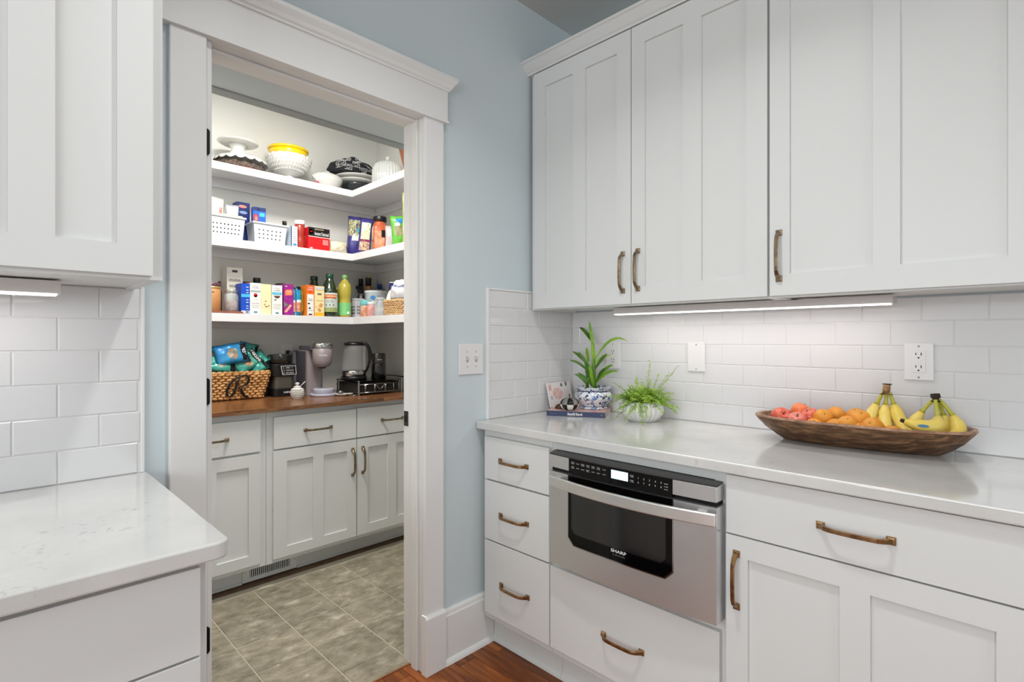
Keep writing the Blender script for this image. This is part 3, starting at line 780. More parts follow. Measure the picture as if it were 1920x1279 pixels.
# ================================================================ WALL PLATES
def plate_y(y0, y1, z0, z1, label, name, cat, kind):
    """plate on the tiled right wall"""
    X = 2.0485; t = thing(name, (X, (y0+y1)/2, z0), label, cat, 'outlet and cover plates')
    g = G(); g.box(X-0.007, X, y0, y1, z0, z1); obj('cover_plate', g, PLATE, t, 0.003, 3)
    yc = (y0+y1)/2; zc = (z0+z1)/2; F = X-0.007
    for z in (z0+0.010, z1-0.010):
        g = G(); g.lathe((0, 0, 0), [(0.0032, 0), (0.0028, 0.001), (0, 0.0011)], 12, Matrix.Translation((F, yc, z)) @ Matrix.Rotation(-PI/2, 4, 'Y')); obj('screw', g, mat('screw_metal', (170, 168, 165), 0.35, 0.7), t)
    def slots(zz, par, F):
        for dy, hh in ((-0.0065, 0.0042), (0.0065, 0.0036)):
            g = G(); g.box(F-0.0004, F+0.0002, yc+dy-0.0011, yc+dy+0.0011, zz-hh+0.002, zz+hh+0.002); obj('slot', g, HOLE, par)
        g = G(); g.prism([(yc-0.0024+0.0048*i/6*1.0, zz-0.0095+0.0026*math.sin(PI*i/6)) for i in range(7)]+[(yc+0.0024, zz-0.0115), (yc-0.0024, zz-0.0115)], F-0.0004, F+0.0002, 'x'); obj('slot', g, HOLE, par)
    if kind == 'duplex':
        for zz in (zc+0.0195, zc-0.0195):
            g = G(); g.box(F-0.0012, F, yc-0.0165, yc+0.0165, zz-0.0145, zz+0.0145); f = obj('socket_face', g, PLATE, t, 0.0006)
            slots(zz, f, F-0.0014)
    elif kind == 'gfci':
        g = G(); g.box(F-0.0018, F, yc-0.017, yc+0.017, zc-0.0335, zc+0.0335); f = obj('socket_face', g, PLATE, t, 0.0008)
        slots(zc+0.022, f, F-0.002); slots(zc-0.017, f, F-0.002)
        for zz in (zc+0.0045, zc-0.0035):
            g = G(); g.box(F-0.0030, F-0.0016, yc-0.008, yc+0.008, zz-0.003, zz+0.003); obj('test_button', g, PLATE, f, 0.0004)
    return t
plate_y(1.341, 1.419, 1.118, 1.243, 'white duplex outlet on the tile behind the tall leafy plant', 'wall_outlet', 'outlet', 'duplex')
plate_y(0.942, 1.016, 1.124, 1.243, 'blank white cover plate on the tile right of the fern', 'blank_plate', 'wall plate', 'blank')
plate_y(0.222, 0.296, 1.127, 1.243, 'white square-faced outlet on the tile above the bananas', 'wall_outlet', 'outlet', 'gfci')
t = thing('light_switch', (1.40, 1.632, 1.11), 'white double toggle switch plate on the blue wall by the tile edge', 'switch')
g = G(); g.box(1.335, 1.464, 1.6255, 1.6318, 1.112, 1.236); obj('cover_plate', g, PLATE, t, 0.003, 3)
for x in (1.377, 1.423):
    g = G(); g.box(x-0.005, x+0.005, 1.6245, 1.6255, 1.162, 1.186); obj('toggle_slot', g, mat('slot_grey', (165, 165, 165), 0.5), t)
    g = G(); g.prism([(1.6250, 1.170), (1.6250, 1.180), (1.6150, 1.188), (1.6150, 1.183)], x-0.0035, x+0.0035, 'x'); obj('toggle', g, PLATE, t, 0.0008)
    for z in (1.144, 1.204):
        g = G(); g.sphere((x, 1.6253, z), 0.003, 10, 6, sy=0.4); obj('screw', g, mat('screw_metal', (170, 168, 165), 0.35, 0.7), t)

# ================================================================ RIGHT COUNTER: BOOKS, PUMPKIN, PLANTS
def bookM(x, y, z, ang): return Matrix.Translation((x, y, z)) @ Matrix.Rotation(ang, 4, 'Z')
NAVY = mat('navy_cover', (30, 44, 84), 0.35)
PINKC = mat('pink_floral_cover', (222, 196, 192), 0.3, n2=(208, 140, 132), nscale=30, lo=0.45, hi=0.6)
PAPER = mat('paper', (232, 226, 214), 0.8)
a = math.atan2(1.305-1.529, 1.862-1.747)
Mb = bookM(1.7475, 1.526, 0.920, a)      # local x along the spine, local y into the book
bk = thing('hardcover_book', (1.85, 1.45, 0.920), 'navy-spined hardcover book lying flat under the pumpkin and flowered pot', 'book')
Ls = 0.256; Wb = 0.198
g = G(); g.box(0, Ls, 0.002, Wb, 0.0, 0.0018, Mb); g.box(0, Ls, 0.002, Wb, 0.0202, 0.022, Mb); obj('cover', g, PINKC, bk)
g = G(); g.box(0, Ls, 0, 0.0019, 0.0, 0.022, Mb); sp = obj('spine', g, NAVY, bk, 0.0006)
g = G(); g.box(0.003, Ls-0.003, 0.0022, Wb-0.004, 0.0019, 0.0201, Mb); obj('pages', g, PAPER, bk)
xd = Vector((math.cos(a), math.sin(a), 0)); up = Vector((0, 0, 1))
def onsp(s, z=0.011): return Mb @ Vector((s, 0, z))
text('Beautiful Boards', INK, sp, onsp(0.126), xd, up, 0.066, 0.0125, 0.0006, 0.03, shear=0.2)
text('MAEGAN BROWN', mat('pale_blue_ink', (130, 146, 190), 0.5), sp, onsp(0.030), xd, up, 0.034, 0.0034, 0.0006)
text('RP', GREYINK, sp, onsp(0.242), xd, up, 0.010, 0.008, 0.0006)
# upright cookbook/card leaning in the corner
t = thing('recipe_card', (1.92, 1.60, 0.9425), 'upright pink and white floral card leaning in the tiled corner behind the pumpkin', 'card')
g = G()
vs = [(1.838, 1.578, 0.9425), (2.004, 1.578, 0.9425), (2.004, 1.604, 1.052), (1.838, 1.604, 1.052)]
vs2 = [(p[0], p[1]+0.006, p[2]) for p in vs]
g.add(vs+vs2, [(0, 1, 2, 3), (4, 7, 6, 5), (0, 4, 5, 1), (1, 5, 6, 2), (2, 6, 7, 3), (3, 7, 4, 0)]); obj('card', g, mat('card_white', (232, 226, 224), 0.4), t)
cxd = Vector((1, 0, 0)); cyd = Vector((0, 0.026, 0.1095)).normalized()
def oncard(x, s): return Vector((1.838+x, 1.578, 0.9425))+cyd*s*0.86
decal('pink_bouquet', mat('bouquet_pink', (218, 160, 148), 0.5, n2=(232, 210, 204), nscale=70), t, oncard(0.065, 0.070), cxd, cyd, 0.070, 0.055, 0.0005, poly=CIRC)
decal('pink_bouquet', mat('bouquet_pink', (218, 160, 148), 0.5), t, oncard(0.016, 0.105), cxd, cyd, 0.022, 0.030, 0.0005, poly=CIRC)
decal('grey_flower', mat('grey_flower_ink', (118, 108, 108), 0.5), t, oncard(0.100, 0.115), cxd, cyd, 0.015, 0.018, 0.0005, poly=CIRC)
decal('grey_flower', mat('grey_flower_ink', (118, 108, 108), 0.5), t, oncard(0.134, 0.119), cxd, cyd, 0.013, 0.022, 0.0005, poly=CIRC)
decal('grey_flower', mat('lilac_ink', (178, 180, 200), 0.5), t, oncard(0.018, 0.050), cxd, cyd, 0.014, 0.02, 0.0005, poly=CIRC)
# small pumpkin, black-and-white checked
t = thing('checked_pumpkin', (1.825, 1.459, 0.9425), 'small black and white checked pumpkin ornament on the book', 'ornament')
PB = mat('pumpkin_black', (22, 20, 20), 0.25); PW = mat('pumpkin_white', (226, 222, 214), 0.35); PG = mat('pumpkin_grey', (128, 124, 120), 0.35)
nseg = 8; A0 = math.atan2(-1.459, -1.825)
def pump(a0, a1, p0, p1, m, name='lobe'):
    g = G(); na, npz = 6, 5; vs = []; fs = []
    for j in range(npz+1):
        ph = p0+(p1-p0)*j/npz
        for i in range(na+1):
            a = a0+(a1-a0)*i/na; u = i/na
            r = 0.0425*(0.90+0.10*math.sin(PI*u))*(math.cos(ph)**0.75 if abs(ph) < PI/2-0.01 else 0.02)
            vs.append((1.825+r*math.cos(a), 1.459+r*math.sin(a), 0.9425+0.0275+0.0275*math.sin(ph)))
    for j in range(npz):
        for i in range(na): k = j*(na+1)+i; fs.append((k, k+1, k+na+2, k+na+1))
    g.add(vs, fs, True); obj(name, g, m, t)
for i in range(nseg):
    a0 = A0-0.30+2*PI*i/nseg; a1 = a0+2*PI/nseg
    ms = (PB, PW) if i % 2 == 0 else (PW, PB)
    if i % 2 == 0: ms = (PB, PG)
    pump(a0, a1, -PI/2, 0.0, PW if i % 2 == 0 else PB); pump(a0, a1, 0.0, PI/2, PB if i % 2 == 0 else PG)
g = G(); g.tube([(1.825, 1.459, 0.993), (1.826, 1.459, 1.003), (1.824, 1.460, 1.013)], [0.005, 0.0032, 0.0038], 8); obj('stem', g, mat('brown_stem', (92, 64, 40), 0.7), t)
g = G(); g.sphere((1.846, 1.532, 0.9425), 0.023, 14, 8, sz=0.9)
g.v = [Vector((v.x, v.y, max(v.z, 0.9424))) for v in g.v]
obj('wooden_dome', g, mat('dark_brown_wood', (84, 56, 34), 0.5, n2=(60, 38, 22), nscale=60), None, label='small brown wooden dome left of the checked pumpkin on the book', cat='ornament')

# blue-and-white pot with dracaena
def delft():
    m = mat('delft_glaze', (228, 230, 234), 0.12, coat=0.5)
    nt = m.node_tree; N = nt.nodes; L = nt.links; b = N['Principled BSDF']
    tc = N.new('ShaderNodeTexCoord')
    def lay(scale, lo, hi, col, prev, typ='noise', seed=0):
        mp = N.new('ShaderNodeMapping'); mp.inputs['Location'].default_value = (seed, seed, seed); L.new(tc.outputs['Object'], mp.inputs['Vector'])
        if typ == 'noise':
            n = N.new('ShaderNodeTexNoise'); n.inputs['Scale'].default_value = scale; n.inputs['Detail'].default_value = 2; n.inputs['Distortion'].default_value = 1.6; out = n.outputs['Fac']
        else:
            n = N.new('ShaderNodeTexVoronoi'); n.inputs['Scale'].default_value = scale; out = n.outputs['Distance']
        L.new(mp.outputs[0], n.inputs['Vector'])
        c = N.new('ShaderNodeValToRGB'); c.color_ramp.elements[0].position = lo; c.color_ramp.elements[1].position = hi
        if typ == 'noise': c.color_ramp.elements[0].color = (0, 0, 0, 1); c.color_ramp.elements[1].color = (1, 1, 1, 1)
        else: c.color_ramp.elements[0].color = (1, 1, 1, 1); c.color_ramp.elements[1].color = (0, 0, 0, 1)
        L.new(out, c.inputs['Fac'])
        mx = N.new('ShaderNodeMix'); mx.data_type = 'RGBA'; L.new(c.outputs['Color'], mx.inputs[0]); L.new(prev, mx.inputs[6]); mx.inputs[7].default_value = lin(col)
        return mx.outputs[2]
    rgb = N.new('ShaderNodeRGB'); rgb.outputs[0].default_value = lin((228, 230, 235))
    o = lay(26, 0.22, 0.34, (112, 150, 190), rgb.outputs[0], 'vor', 3)
    o = lay(48, 0.57, 0.60, (34, 46, 84), o, 'noise', 1)
    o = lay(34, 0.62, 0.64, (60, 96, 150), o, 'noise', 9)
    L.new(o, b.inputs['Base Color'])
    return m
DELFT = delft(); DNAVY = mat('delft_navy', (36, 50, 92), 0.15, coat=0.5)
px, py = 1.957, 1.427; pz = 0.9425
dp = thing('potted_dracaena', (px, py, pz), 'leafy green bamboo-like plant in a blue and white flowered pot on the book', 'plant')
g = G(); g.lathe((px, py, pz), [(0.062, 0), (0.064, 0.005), (0.058, 0.009), (0.055, 0.013), (0.070, 0.026), (0.083, 0.045), (0.085, 0.058), (0.078, 0.073), (0.071, 0.079), (0.071, 0.083), (0.080, 0.093), (0.086, 0.097), (0.083, 0.098), (0.070, 0.086), (0.066, 0.078), (0.066, 0.076)], 40,
                   fn=lambda a, z, r: 1+(0.03*math.cos(8*a) if z > 0.085 else 0)); obj('pot', g, DELFT, dp)
for (r0, z0, h) in ((0.0722, 0.0785, 0.004), (0.0565, 0.0095, 0.003)):
    g = G(); g.lathe((px, py, pz+z0), [(r0, 0), (r0+0.0006, h/2), (r0, h)], 40); obj('painted_band', g, DNAVY, dp)
g = G(); g.lathe((px, py, pz+0.078), [(0.0, 0.002), (0.04, 0.003), (0.0655, 0.0)], 24); obj('soil', g, mat('moss_and_pebbles', (150, 158, 130), 0.9, n2=(206, 204, 196), nscale=60), dp)
LEAF = mat('leaf_green', (96, 150, 34), 0.38, n2=(150, 190, 60), nscale=14, sss=0.0)
LEAFD = mat('leaf_dark_green', (58, 98, 30), 0.4, n2=(96, 138, 44), nscale=16)
def blade(g, base, tip, w, sag=0.0, n=9, roll=0.0, side=(0, 0, 1)):
    """tapering, channelled leaf blade from base to tip that bows upward by sag"""
    base = Vector(base); tip = Vector(tip); d = tip-base
    # broad side turned roughly to the room
    sd = d.cross(Vector((-0.8, -0.6, 0.15+roll))); sd.normalize()
    if sd.length == 0: sd = Vector((0, 1, 0))
    nrm = sd.cross(d).normalized(); vs = []; fs = []
    for i in range(n+1):
        t = i/n; c = base+d*t+Vector((0, 0, 1))*(sag*4*t*(1-t))
        ww = w*0.5*(math.sin(PI*min(1, t*0.86+0.10))**0.75 if t < 1 else 0.02)
        vs += [c-sd*ww, c-nrm*(ww*0.28), c+sd*ww]
    for i in range(n):
        k = 3*i; fs += [(k, k+1, k+4, k+3), (k+1, k+2, k+5, k+4)]
    g.add(vs, fs, True)
stems = [((px-0.01, py+0.03, pz+0.075), (px+0.002, py+0.037, pz+0.205)), ((px+0.0, py-0.012, pz+0.075), (px+0.004, py-0.004, pz+0.245)), ((px+0.015, py+0.04, pz+0.075), (px+0.012, py+0.045, pz+0.155))]
for s0, s1 in stems:
    g = G(); m_ = (Vector(s0)+Vector(s1))/2+Vector((0.002, 0.003, 0)); g.tube([s0, m_, s1], [0.0055, 0.0045, 0.0035], 8); obj('stem', g, mat('stem_green', (84, 128, 40), 0.45), dp)
# base(y,z) -> tip(y,z), width, depth offset at tip, sag, dark?
BL = [((1.422, 1.165), (1.451, 1.342), 0.017, 0.00, 0.010, 0), ((1.424, 1.150), (1.420, 1.240), 0.019, -0.02, 0.0, 0),
      ((1.432, 1.238), (1.522, 1.312), 0.018, 0.02, 0.012, 1),
      ((1.418, 1.165), (1.235, 1.243), 0.012, -0.01, 0.048, 0), ((1.420, 1.120), (1.332, 1.192), 0.014, -0.03, 0.006, 1),
      ((1.418, 1.150), (1.350, 1.182), 0.012, 0.03, 0.010, 0),
      ((1.415, 1.062), (1.300, 1.146), 0.015, -0.03, 0.014, 0), ((1.413, 1.058), (1.306, 1.112), 0.014, 0.02, 0.020, 0), ((1.414, 1.060), (1.325, 1.130), 0.013, -0.05, 0.012, 1),
      ((1.462, 1.140), (1.548, 1.198), 0.015, 0.00, 0.008, 1), ((1.464, 1.112), (1.540, 1.156), 0.013, -0.03, 0.012, 1),
      ((1.462, 1.045), (1.520, 1.094), 0.015, -0.02, 0.010, 1), ((1.456, 1.150), (1.482, 1.218), 0.015, 0.02, 0.004, 0),
      ((1.446, 1.120), (1.484, 1.200), 0.013, -0.04, 0.004, 1), ((1.440, 1.060), (1.452, 1.160), 0.015, -0.035, 0.0, 1),
      ((1.462, 1.075), (1.462, 1.160), 0.015, -0.01, 0.0, 1), ((1.424, 1.040), (1.430, 1.150), 0.015, -0.03, 0.0, 0),
      ((1.425, 1.035), (1.470, 1.105), 0.015, -0.06, 0.006, 1), ((1.420, 1.030), (1.412, 1.115), 0.014, -0.05, 0.0, 0),
      ((1.415, 1.028), (1.370, 1.045), 0.014, -0.05, 0.010, 0), ((1.440, 1.040), (1.470, 1.112), 0.013, 0.03, 0.0, 0), ((1.43, 1.08), (1.438, 1.175), 0.015, 0.01, 0, 0)]
for (b, tp, w_, dx, sg, dk) in BL:
    g = G(); blade(g, (px+0.002, b[0], b[1]), (px+dx, tp[0], tp[1]), w_, sg)
    obj('leaf', g, LEAFD if dk else LEAF, dp, fixn=False)

# white ribbed pot with fern
fx, fy, fz = 1.915, 1.150, 0.920
fp = thing('potted_fern', (fx, fy, fz), 'light green lacy fern in a round white ribbed pot, right of the flowered pot', 'plant')
RIB = lambda a, z, r: 0.985-0.10*(1-abs(math.cos(11*a))**0.6)
g = G(); g.lathe((fx, fy, fz), [(0.052, 0), (0.056, 0.002), (0.074, 0.018), (0.087, 0.040), (0.086, 0.058), (0.076, 0.074), (0.062, 0.081), (0.057, 0.079), (0.054, 0.070), (0.054, 0.068)], 176, fn=lambda a, z, r: RIB(a, z, r) if 0.004 < z < 0.079 else 1); obj('pot', g, mat('white_ceramic', (228, 227, 224), 0.3), fp)
g = G(); g.lathe((fx, fy, fz+0.069), [(0.0, 0.003), (0.053, 0.0)], 20); obj('soil', g, mat('dark_soil', (58, 46, 36), 0.95), fp)
FERN = mat('fern_green', (134, 180, 54), 0.5, n2=(186, 214, 96), nscale=25)
rf = random.Random(11)
g = G(); gs = G()
fr = []
for i in range(120):
    az = rf.uniform(0, 2*PI); el = rf.uniform(0.1, 1.5); L = rf.uniform(0.07, 0.135)
    fr.append((az, el, L, rf.uniform(0.3, 0.9)))
fr += [(-2.0, 1.42, 0.19, 0.05), (-1.25, 0.95, 0.20, 0.05), (-1.3, 1.05, 0.16, 0.15), (1.9, 0.45, 0.15, 0.4), (-1.6, 0.35, 0.13, 0.5), (2.6, -0.1, 0.12, 0.9), (-2.6, 0.0, 0.13, 1.0), (-2.9, 1.2, 0.14, 0.2), (-1.4, 1.25, 0.14, 0.1), (2.2, 0.9, 0.15, 0.3)]
for (az, el, L, dr_) in fr:
    p0 = Vector((fx+0.025*math.cos(az), fy+0.025*math.sin(az), fz+0.072)); d = Vector((math.cos(az)*math.cos(el), math.sin(az)*math.cos(el), math.sin(el)))
    pts = []
    for k in range(15):
        t = k/14; pts.append(p0+d*(L*t)+Vector((0, 0, -dr_*L*0.75*t*t)))
    pts = [Vector((min(q.x, 2.044), q.y, max(q.z, 0.928))) for q in pts]
    gs.tube(pts[::2], 0.0006, 3)
    for k in range(3, 15):
        q = pts[k]; tg = (pts[k]-pts[k-1]).normalized(); sd = tg.cross(Vector((0, 0, 1)));
        if sd.length < 0.05: sd = Vector((math.cos(az+PI/2), math.sin(az+PI/2), 0))
        sd.normalize()
        for s in (-1, 1):
            for rep in range(3):
                ln = 0.010*(1.25-k/15)*rf.uniform(0.7, 1.2)+0.003; dd = (sd*s+tg*rf.uniform(0.2, 0.9)+Vector((0, 0, rf.uniform(-0.5, 0.5)))).normalized()
                wv = dd.cross(Vector((rf.uniform(-1, 1), rf.uniform(-1, 1), 1))).normalized()*0.0024
                q0 = q+tg*rf.uniform(-0.004, 0.004)+Vector((rf.uniform(-1, 1), rf.uniform(-1, 1), rf.uniform(-1, 1)))*0.0045
                if q0.x+dd.x*ln > 2.046 or q0.z < 0.93: continue
                g.add([q0, q0+dd*ln*0.5+wv, q0+dd*ln, q0+dd*ln*0.5-wv], [(0, 1, 2, 3)])
obj('foliage', g, FERN, fp, kind='stuff', fixn=False)
obj('frond_stems', gs, mat('fern_stem', (120, 128, 60), 0.6), fp, kind='stuff')

# ================================================================ DOUGH BOWL WITH FRUIT
BCX, BCY = 1.905, 0.398
bw_ = thing('dough_bowl', (BCX, BCY, 0.92), 'long dark carved wooden dough bowl of fruit on the right countertop', 'bowl')
def sup(a, A, B, n=2.6):
    c = math.cos(a); s = math.sin(a)
    return (math.copysign(abs(c)**(2/n), c)*B, math.copysign(abs(s)**(2/n), s)*A)   # x across, y along
rot = Matrix.Translation((BCX, BCY, 0)) @ Matrix.Rotation(0.075, 4, 'Z')
rings = []
NB = 64
def ring(A, B, z, ox=0.0, rough=0.0, n=2.6, dz=0.0):
    R = []
    for i in range(NB):
        a = 2*PI*i/NB; x, y = sup(a, A, B, n)
        k = 1+rough*math.sin(i*2.7)*0.5+rough*math.sin(i*1.3+z*90)*0.5
        zz = z+dz*abs(math.sin(a))**6
        R.append(rot @ Vector((ox+x*k, y*k, zz)))
    return R
prof = [(0.195, 0.045, 0.9202, 0.022, 0.02, 2.2), (0.205, 0.052, 0.9225, 0.022, 0.03, 2.2), (0.228, 0.074, 0.940, 0.014, 0.025, 2.3), (0.255, 0.099, 0.962, 0.008, 0.02, 2.4),
        (0.275, 0.120, 0.985, 0.002, 0.012, 2.5), (0.285, 0.131, 1.000, 0, 0.004, 2.6), (0.283, 0.130, 1.003, 0, 0.003, 2.6), (0.273, 0.119, 1.002, 0, 0.003, 2.6),
        (0.262, 0.108, 0.986, 0.004, 0.01, 2.5), (0.235, 0.080, 0.958, 0.012, 0.01, 2.4), (0.200, 0.050, 0.938, 0.02, 0.01, 2.2)]
g = G(); vs = []; fs = []
for P_ in prof: vs += ring(*P_)
for j in range(len(prof)-1):
    for i in range(NB): fs.append((j*NB+i, j*NB+(i+1) % NB, (j+1)*NB+(i+1) % NB, (j+1)*NB+i))
fs.append(tuple(reversed(range(NB)))); fs.append(tuple(range((len(prof)-1)*NB, len(prof)*NB)))
g.add(vs, fs, True); obj('bowl', g, DOUGH, bw_)
g = G(); vs = []
for P_ in [(0.2862, 0.1325, 0.9995, 0, 0.003, 2.6), (0.2850, 0.1312, 1.0052, 0, 0.003, 2.6), (0.2735, 0.120, 1.0052, 0, 0.003, 2.6), (0.2725, 0.1187, 1.0015, 0, 0.003, 2.6)]: vs += ring(*P_)
fs = []
for j in range(3):
    for i in range(NB): fs.append((j*NB+i, j*NB+(i+1) % NB, (j+1)*NB+(i+1) % NB, (j+1)*NB+i))
g.add(vs, fs, True); obj('worn_rim', g, mat('worn_rim_wood', (178, 140, 114), 0.4, n2=(132, 94, 70), nscale=30), bw_)  # worn rim made paler, its pinkish highlight put into the colour

def peachy(a, ph, k=0): return 1
RED = mat('apple_red', (206, 70, 62), 0.28, n2=(226, 120, 84), nscale=9, coat=0.3)
REDO = mat('apple_orange_red', (222, 92, 48), 0.28, n2=(232, 140, 80), nscale=9, coat=0.3)
ORG = mat('mandarin_orange', (224, 142, 44), 0.45, n2=(214, 150, 52), nscale=8, bump=0.25, bscale=220)
STEMM = mat('fruit_stem', (84, 84, 40), 0.8)
def fruit(kind, x, y, z, r, label, m, sq=1.0, tilt=(0, 0)):
    t = thing('apple' if kind == 'apple' else 'mandarin', (x, y, z-r*sq), label, 'apple' if kind == 'apple' else 'mandarin', 'apples in the dough bowl' if kind == 'apple' else 'mandarins in the dough bowl')
    M = Matrix.Translation((x, y, z)) @ Matrix.Rotation(tilt[0], 4, 'X') @ Matrix.Rotation(tilt[1], 4, 'Y')
    g = G()
    if kind == 'apple':
        g.lathe((0, 0, 0), [(0.0, 0.62*r), (0.10*r, 0.68*r), (0.30*r, 0.84*r), (0.55*r, 0.85*r), (0.82*r, 0.62*r), (0.98*r, 0.25*r), (0.99*r, -0.1*r), (0.85*r, -0.52*r), (0.6*r, -0.82*r), (0.3*r, -0.92*r), (0.0, -0.84*r)][::-1], 20, M)
        obj('skin', g, m, t)
        g = G(); g.tube([(0, 0, 0.62*r), (0.003, 0, 0.98*r)], 0.0016, 6, M=M); obj('stem', g, STEMM, t)
    else:
        ph0 = (x*97) % 6
        g.lathe((0, 0, 0), [(0.0, 0.74*r), (0.16*r, 0.80*r), (0.42*r, 0.80*r), (0.72*r, 0.62*r), (0.95*r, 0.28*r), (1.0*r, -0.05*r), (0.9*r, -0.42*r), (0.62*r, -0.72*r), (0.3*r, -0.82*r), (0.0, -0.82*r)][::-1], 20, M, fn=lambda a, zz, rr_: 1+0.03*math.sin(3*a+ph0)+0.015*math.sin(7*a))
        obj('skin', g, m, t)
        g = G(); g.sphere((0, 0, 0.785*r), 0.0019, 8, 5, sz=0.5, M=M); obj('stem', g, STEMM, t)
fruit('apple', 1.900, 0.612, 0.992, 0.033, 'red apple nearest the left tip of the wooden bowl', RED, tilt=(0.7, -0.6))
fruit('apple', 1.945, 0.565, 1.010, 0.031, 'orange-red apple at the back left, topmost of the apples', REDO, tilt=(0.4, 0.3))
fruit('apple', 1.870, 0.553, 0.987, 0.031, 'pink-red apple at the front rim of the wooden bowl', mat('apple_pink', (214, 92, 86), 0.25, n2=(230, 150, 130), nscale=9, coat=0.3), tilt=(0.2, -0.5))
fruit('apple', 1.905, 0.522, 1.000, 0.031, 'red apple touching the mandarins in the wooden bowl', RED, tilt=(-0.4, -0.4))
O_ = [(1.882, 0.480, 1.006, 0.0290, 'leftmost mandarin of the upper layer, beside the red apple', (0.5, -0.8)), (1.848, 0.497, 0.982, 0.026, 'low mandarin at the front rim beside the pink-red apple', (0.2, -0.6)),
      (1.950, 0.458, 1.008, 0.030, 'mandarin at the back of the pile, second from its left', (0.9, 0.2)), (1.945, 0.404, 1.010, 0.030, 'mandarin with a visible stem dot at the back of the pile', (-0.1, -0.3)),
      (1.898, 0.384, 1.009, 0.031, 'large squat mandarin in the middle of the pile', (0.3, -0.5)), (1.850, 0.438, 0.984, 0.028, 'mandarin half hidden at the front left of the pile', (0.1, -0.9)),
      (1.853, 0.408, 0.994, 0.030, 'mandarin with stem facing the room at the front of the pile', (0.2, -0.55)), (1.934, 0.348, 1.002, 0.029, 'mandarin tucked behind, next to the upright bananas', (-0.5, 0.1)),
      (1.862, 0.346, 0.994, 0.030, 'bright mandarin at front right of the pile, by the bananas', (-0.2, -0.9)), (1.850, 0.374, 0.984, 0.0240, 'low mandarin just showing over the front rim', (0.1, -0.3)),
      (1.862, 0.296, 0.984, 0.0240, 'lowest mandarin showing over the rim below the banana tips', (0.0, 0.2))]
for (x, y, z, r, lb, tl) in O_: fruit('mandarin', x, y, z, r, lb, ORG, tilt=tl)

BAN = mat('banana_yellow', (226, 196, 84), 0.42, n2=(226, 206, 120), nscale=12)
BANT = mat('banana_tip', (46, 34, 24), 0.8); BANS = mat('banana_stalk', (176, 172, 62), 0.5); BCROWN = mat('banana_crown', (170, 128, 84), 0.8, n2=(92, 66, 42), nscale=60)
def bez(P0, P1, P2, P3, n=16):
    P0, P1, P2, P3 = map(Vector, (P0, P1, P2, P3)); o = []
    for i in range(n+1):
        t = i/n; o.append(P0*(1-t)**3+P1*(3*t*(1-t)**2)+P2*(3*t*t*(1-t))+P3*t**3)
    return o
def banana(par, P, r=0.0185):
    pts = bez(*P); n = len(pts)
    rs = []
    for i in range(n):
        t = i/(n-1)
        rs.append(0.0050+(r-0.0050)*min(1, max(0, (t-0.24)/0.24))**1.1 if t < 0.78 else r*(1-0.66*((t-0.78)/0.22)**1.7))
    k = 5
    g = G(); g.tube(pts[:k+1], rs[:k+1], 10); b = G(); b.tube(pts[k:], rs[k:], 6 if False else 10, M=None)
    body = obj('banana', b, BAN, par)
    obj('stalk', g, BANS, body)
    e = pts[-1]; d = (pts[-1]-pts[-2]).normalized()
    g = G(); g.tube([e-d*0.001, e+d*0.005, e+d*0.009], [0.0062, 0.0056, 0.005], 8); obj('tip', g, BANT, body)
t = thing('banana_bunch', (1.92, 0.33, 0.95), 'upright bunch of three bananas standing beside the mandarins', 'bananas')
cx_, cy_, cz_ = 1.925, 0.322, 1.112
g = G(); g.tube([(cx_, cy_, cz_-0.024), (cx_, cy_, cz_-0.010), (cx_, cy_-0.002, cz_+0.006)], [0.017, 0.0145, 0.0125], 10, flat=0.7); obj('crown', g, BCROWN, t)
g = G(); g.tube([(cx_, cy_-0.002, cz_+0.006), (cx_, cy_-0.002, cz_+0.0085)], [0.0128, 0.0115], 10, flat=0.7); obj('crown_cut', g, BANT, t)
banana(t, ((cx_, cy_+0.008, cz_-0.018), (cx_-0.002, cy_+0.024, 1.060), (cx_+0.012, cy_+0.052, 1.000), (cx_-0.058, cy_+0.030, 0.992)), 0.0165)
banana(t, ((cx_, cy_, cz_-0.018), (cx_+0.002, cy_+0.000, 1.060), (cx_+0.006, cy_+0.014, 1.000), (cx_-0.060, cy_-0.018, 0.988)), 0.0165)
banana(t, ((cx_, cy_-0.008, cz_-0.018), (cx_+0.002, cy_-0.018, 1.065), (cx_+0.012, cy_-0.028, 1.005), (cx_-0.052, cy_-0.062, 0.976)), 0.0175)
t = thing('banana_bunch', (1.92, 0.21, 0.95), 'sprawling bunch of bananas with a blue sticker at the right end of the bowl', 'bananas')
cx_, cy_, cz_ = 1.925, 0.205, 1.092
g = G(); g.tube([(cx_, cy_, cz_-0.016), (cx_, cy_, cz_-0.004), (cx_+0.002, cy_+0.002, cz_+0.006)], [0.013, 0.0135, 0.013], 10, flat=0.7); obj('crown', g, BANT, t)
banana(t, ((cx_-0.004, cy_, cz_-0.010), (cx_-0.012, cy_-0.004, 1.020), (cx_-0.060, cy_-0.035, 0.985), (cx_-0.080, cy_+0.062, 1.022)), 0.0215)
banana(t, ((cx_+0.004, cy_+0.004, cz_-0.010), (cx_+0.004, cy_+0.036, 1.045), (cx_+0.000, cy_+0.070, 0.985), (cx_-0.055, cy_+0.032, 0.978)), 0.0175)
banana(t, ((cx_+0.006, cy_-0.006, cz_-0.010), (cx_+0.010, cy_-0.040, 1.045), (cx_+0.010, cy_-0.080, 0.965), (cx_-0.060, cy_-0.018, 0.985)), 0.019)
banana(t, ((cx_+0.010, cy_-0.002, cz_-0.012), (cx_+0.030, cy_-0.020, 1.040), (cx_+0.030, cy_-0.030, 0.97), (cx_-0.040, cy_-0.002, 0.966)), 0.017)
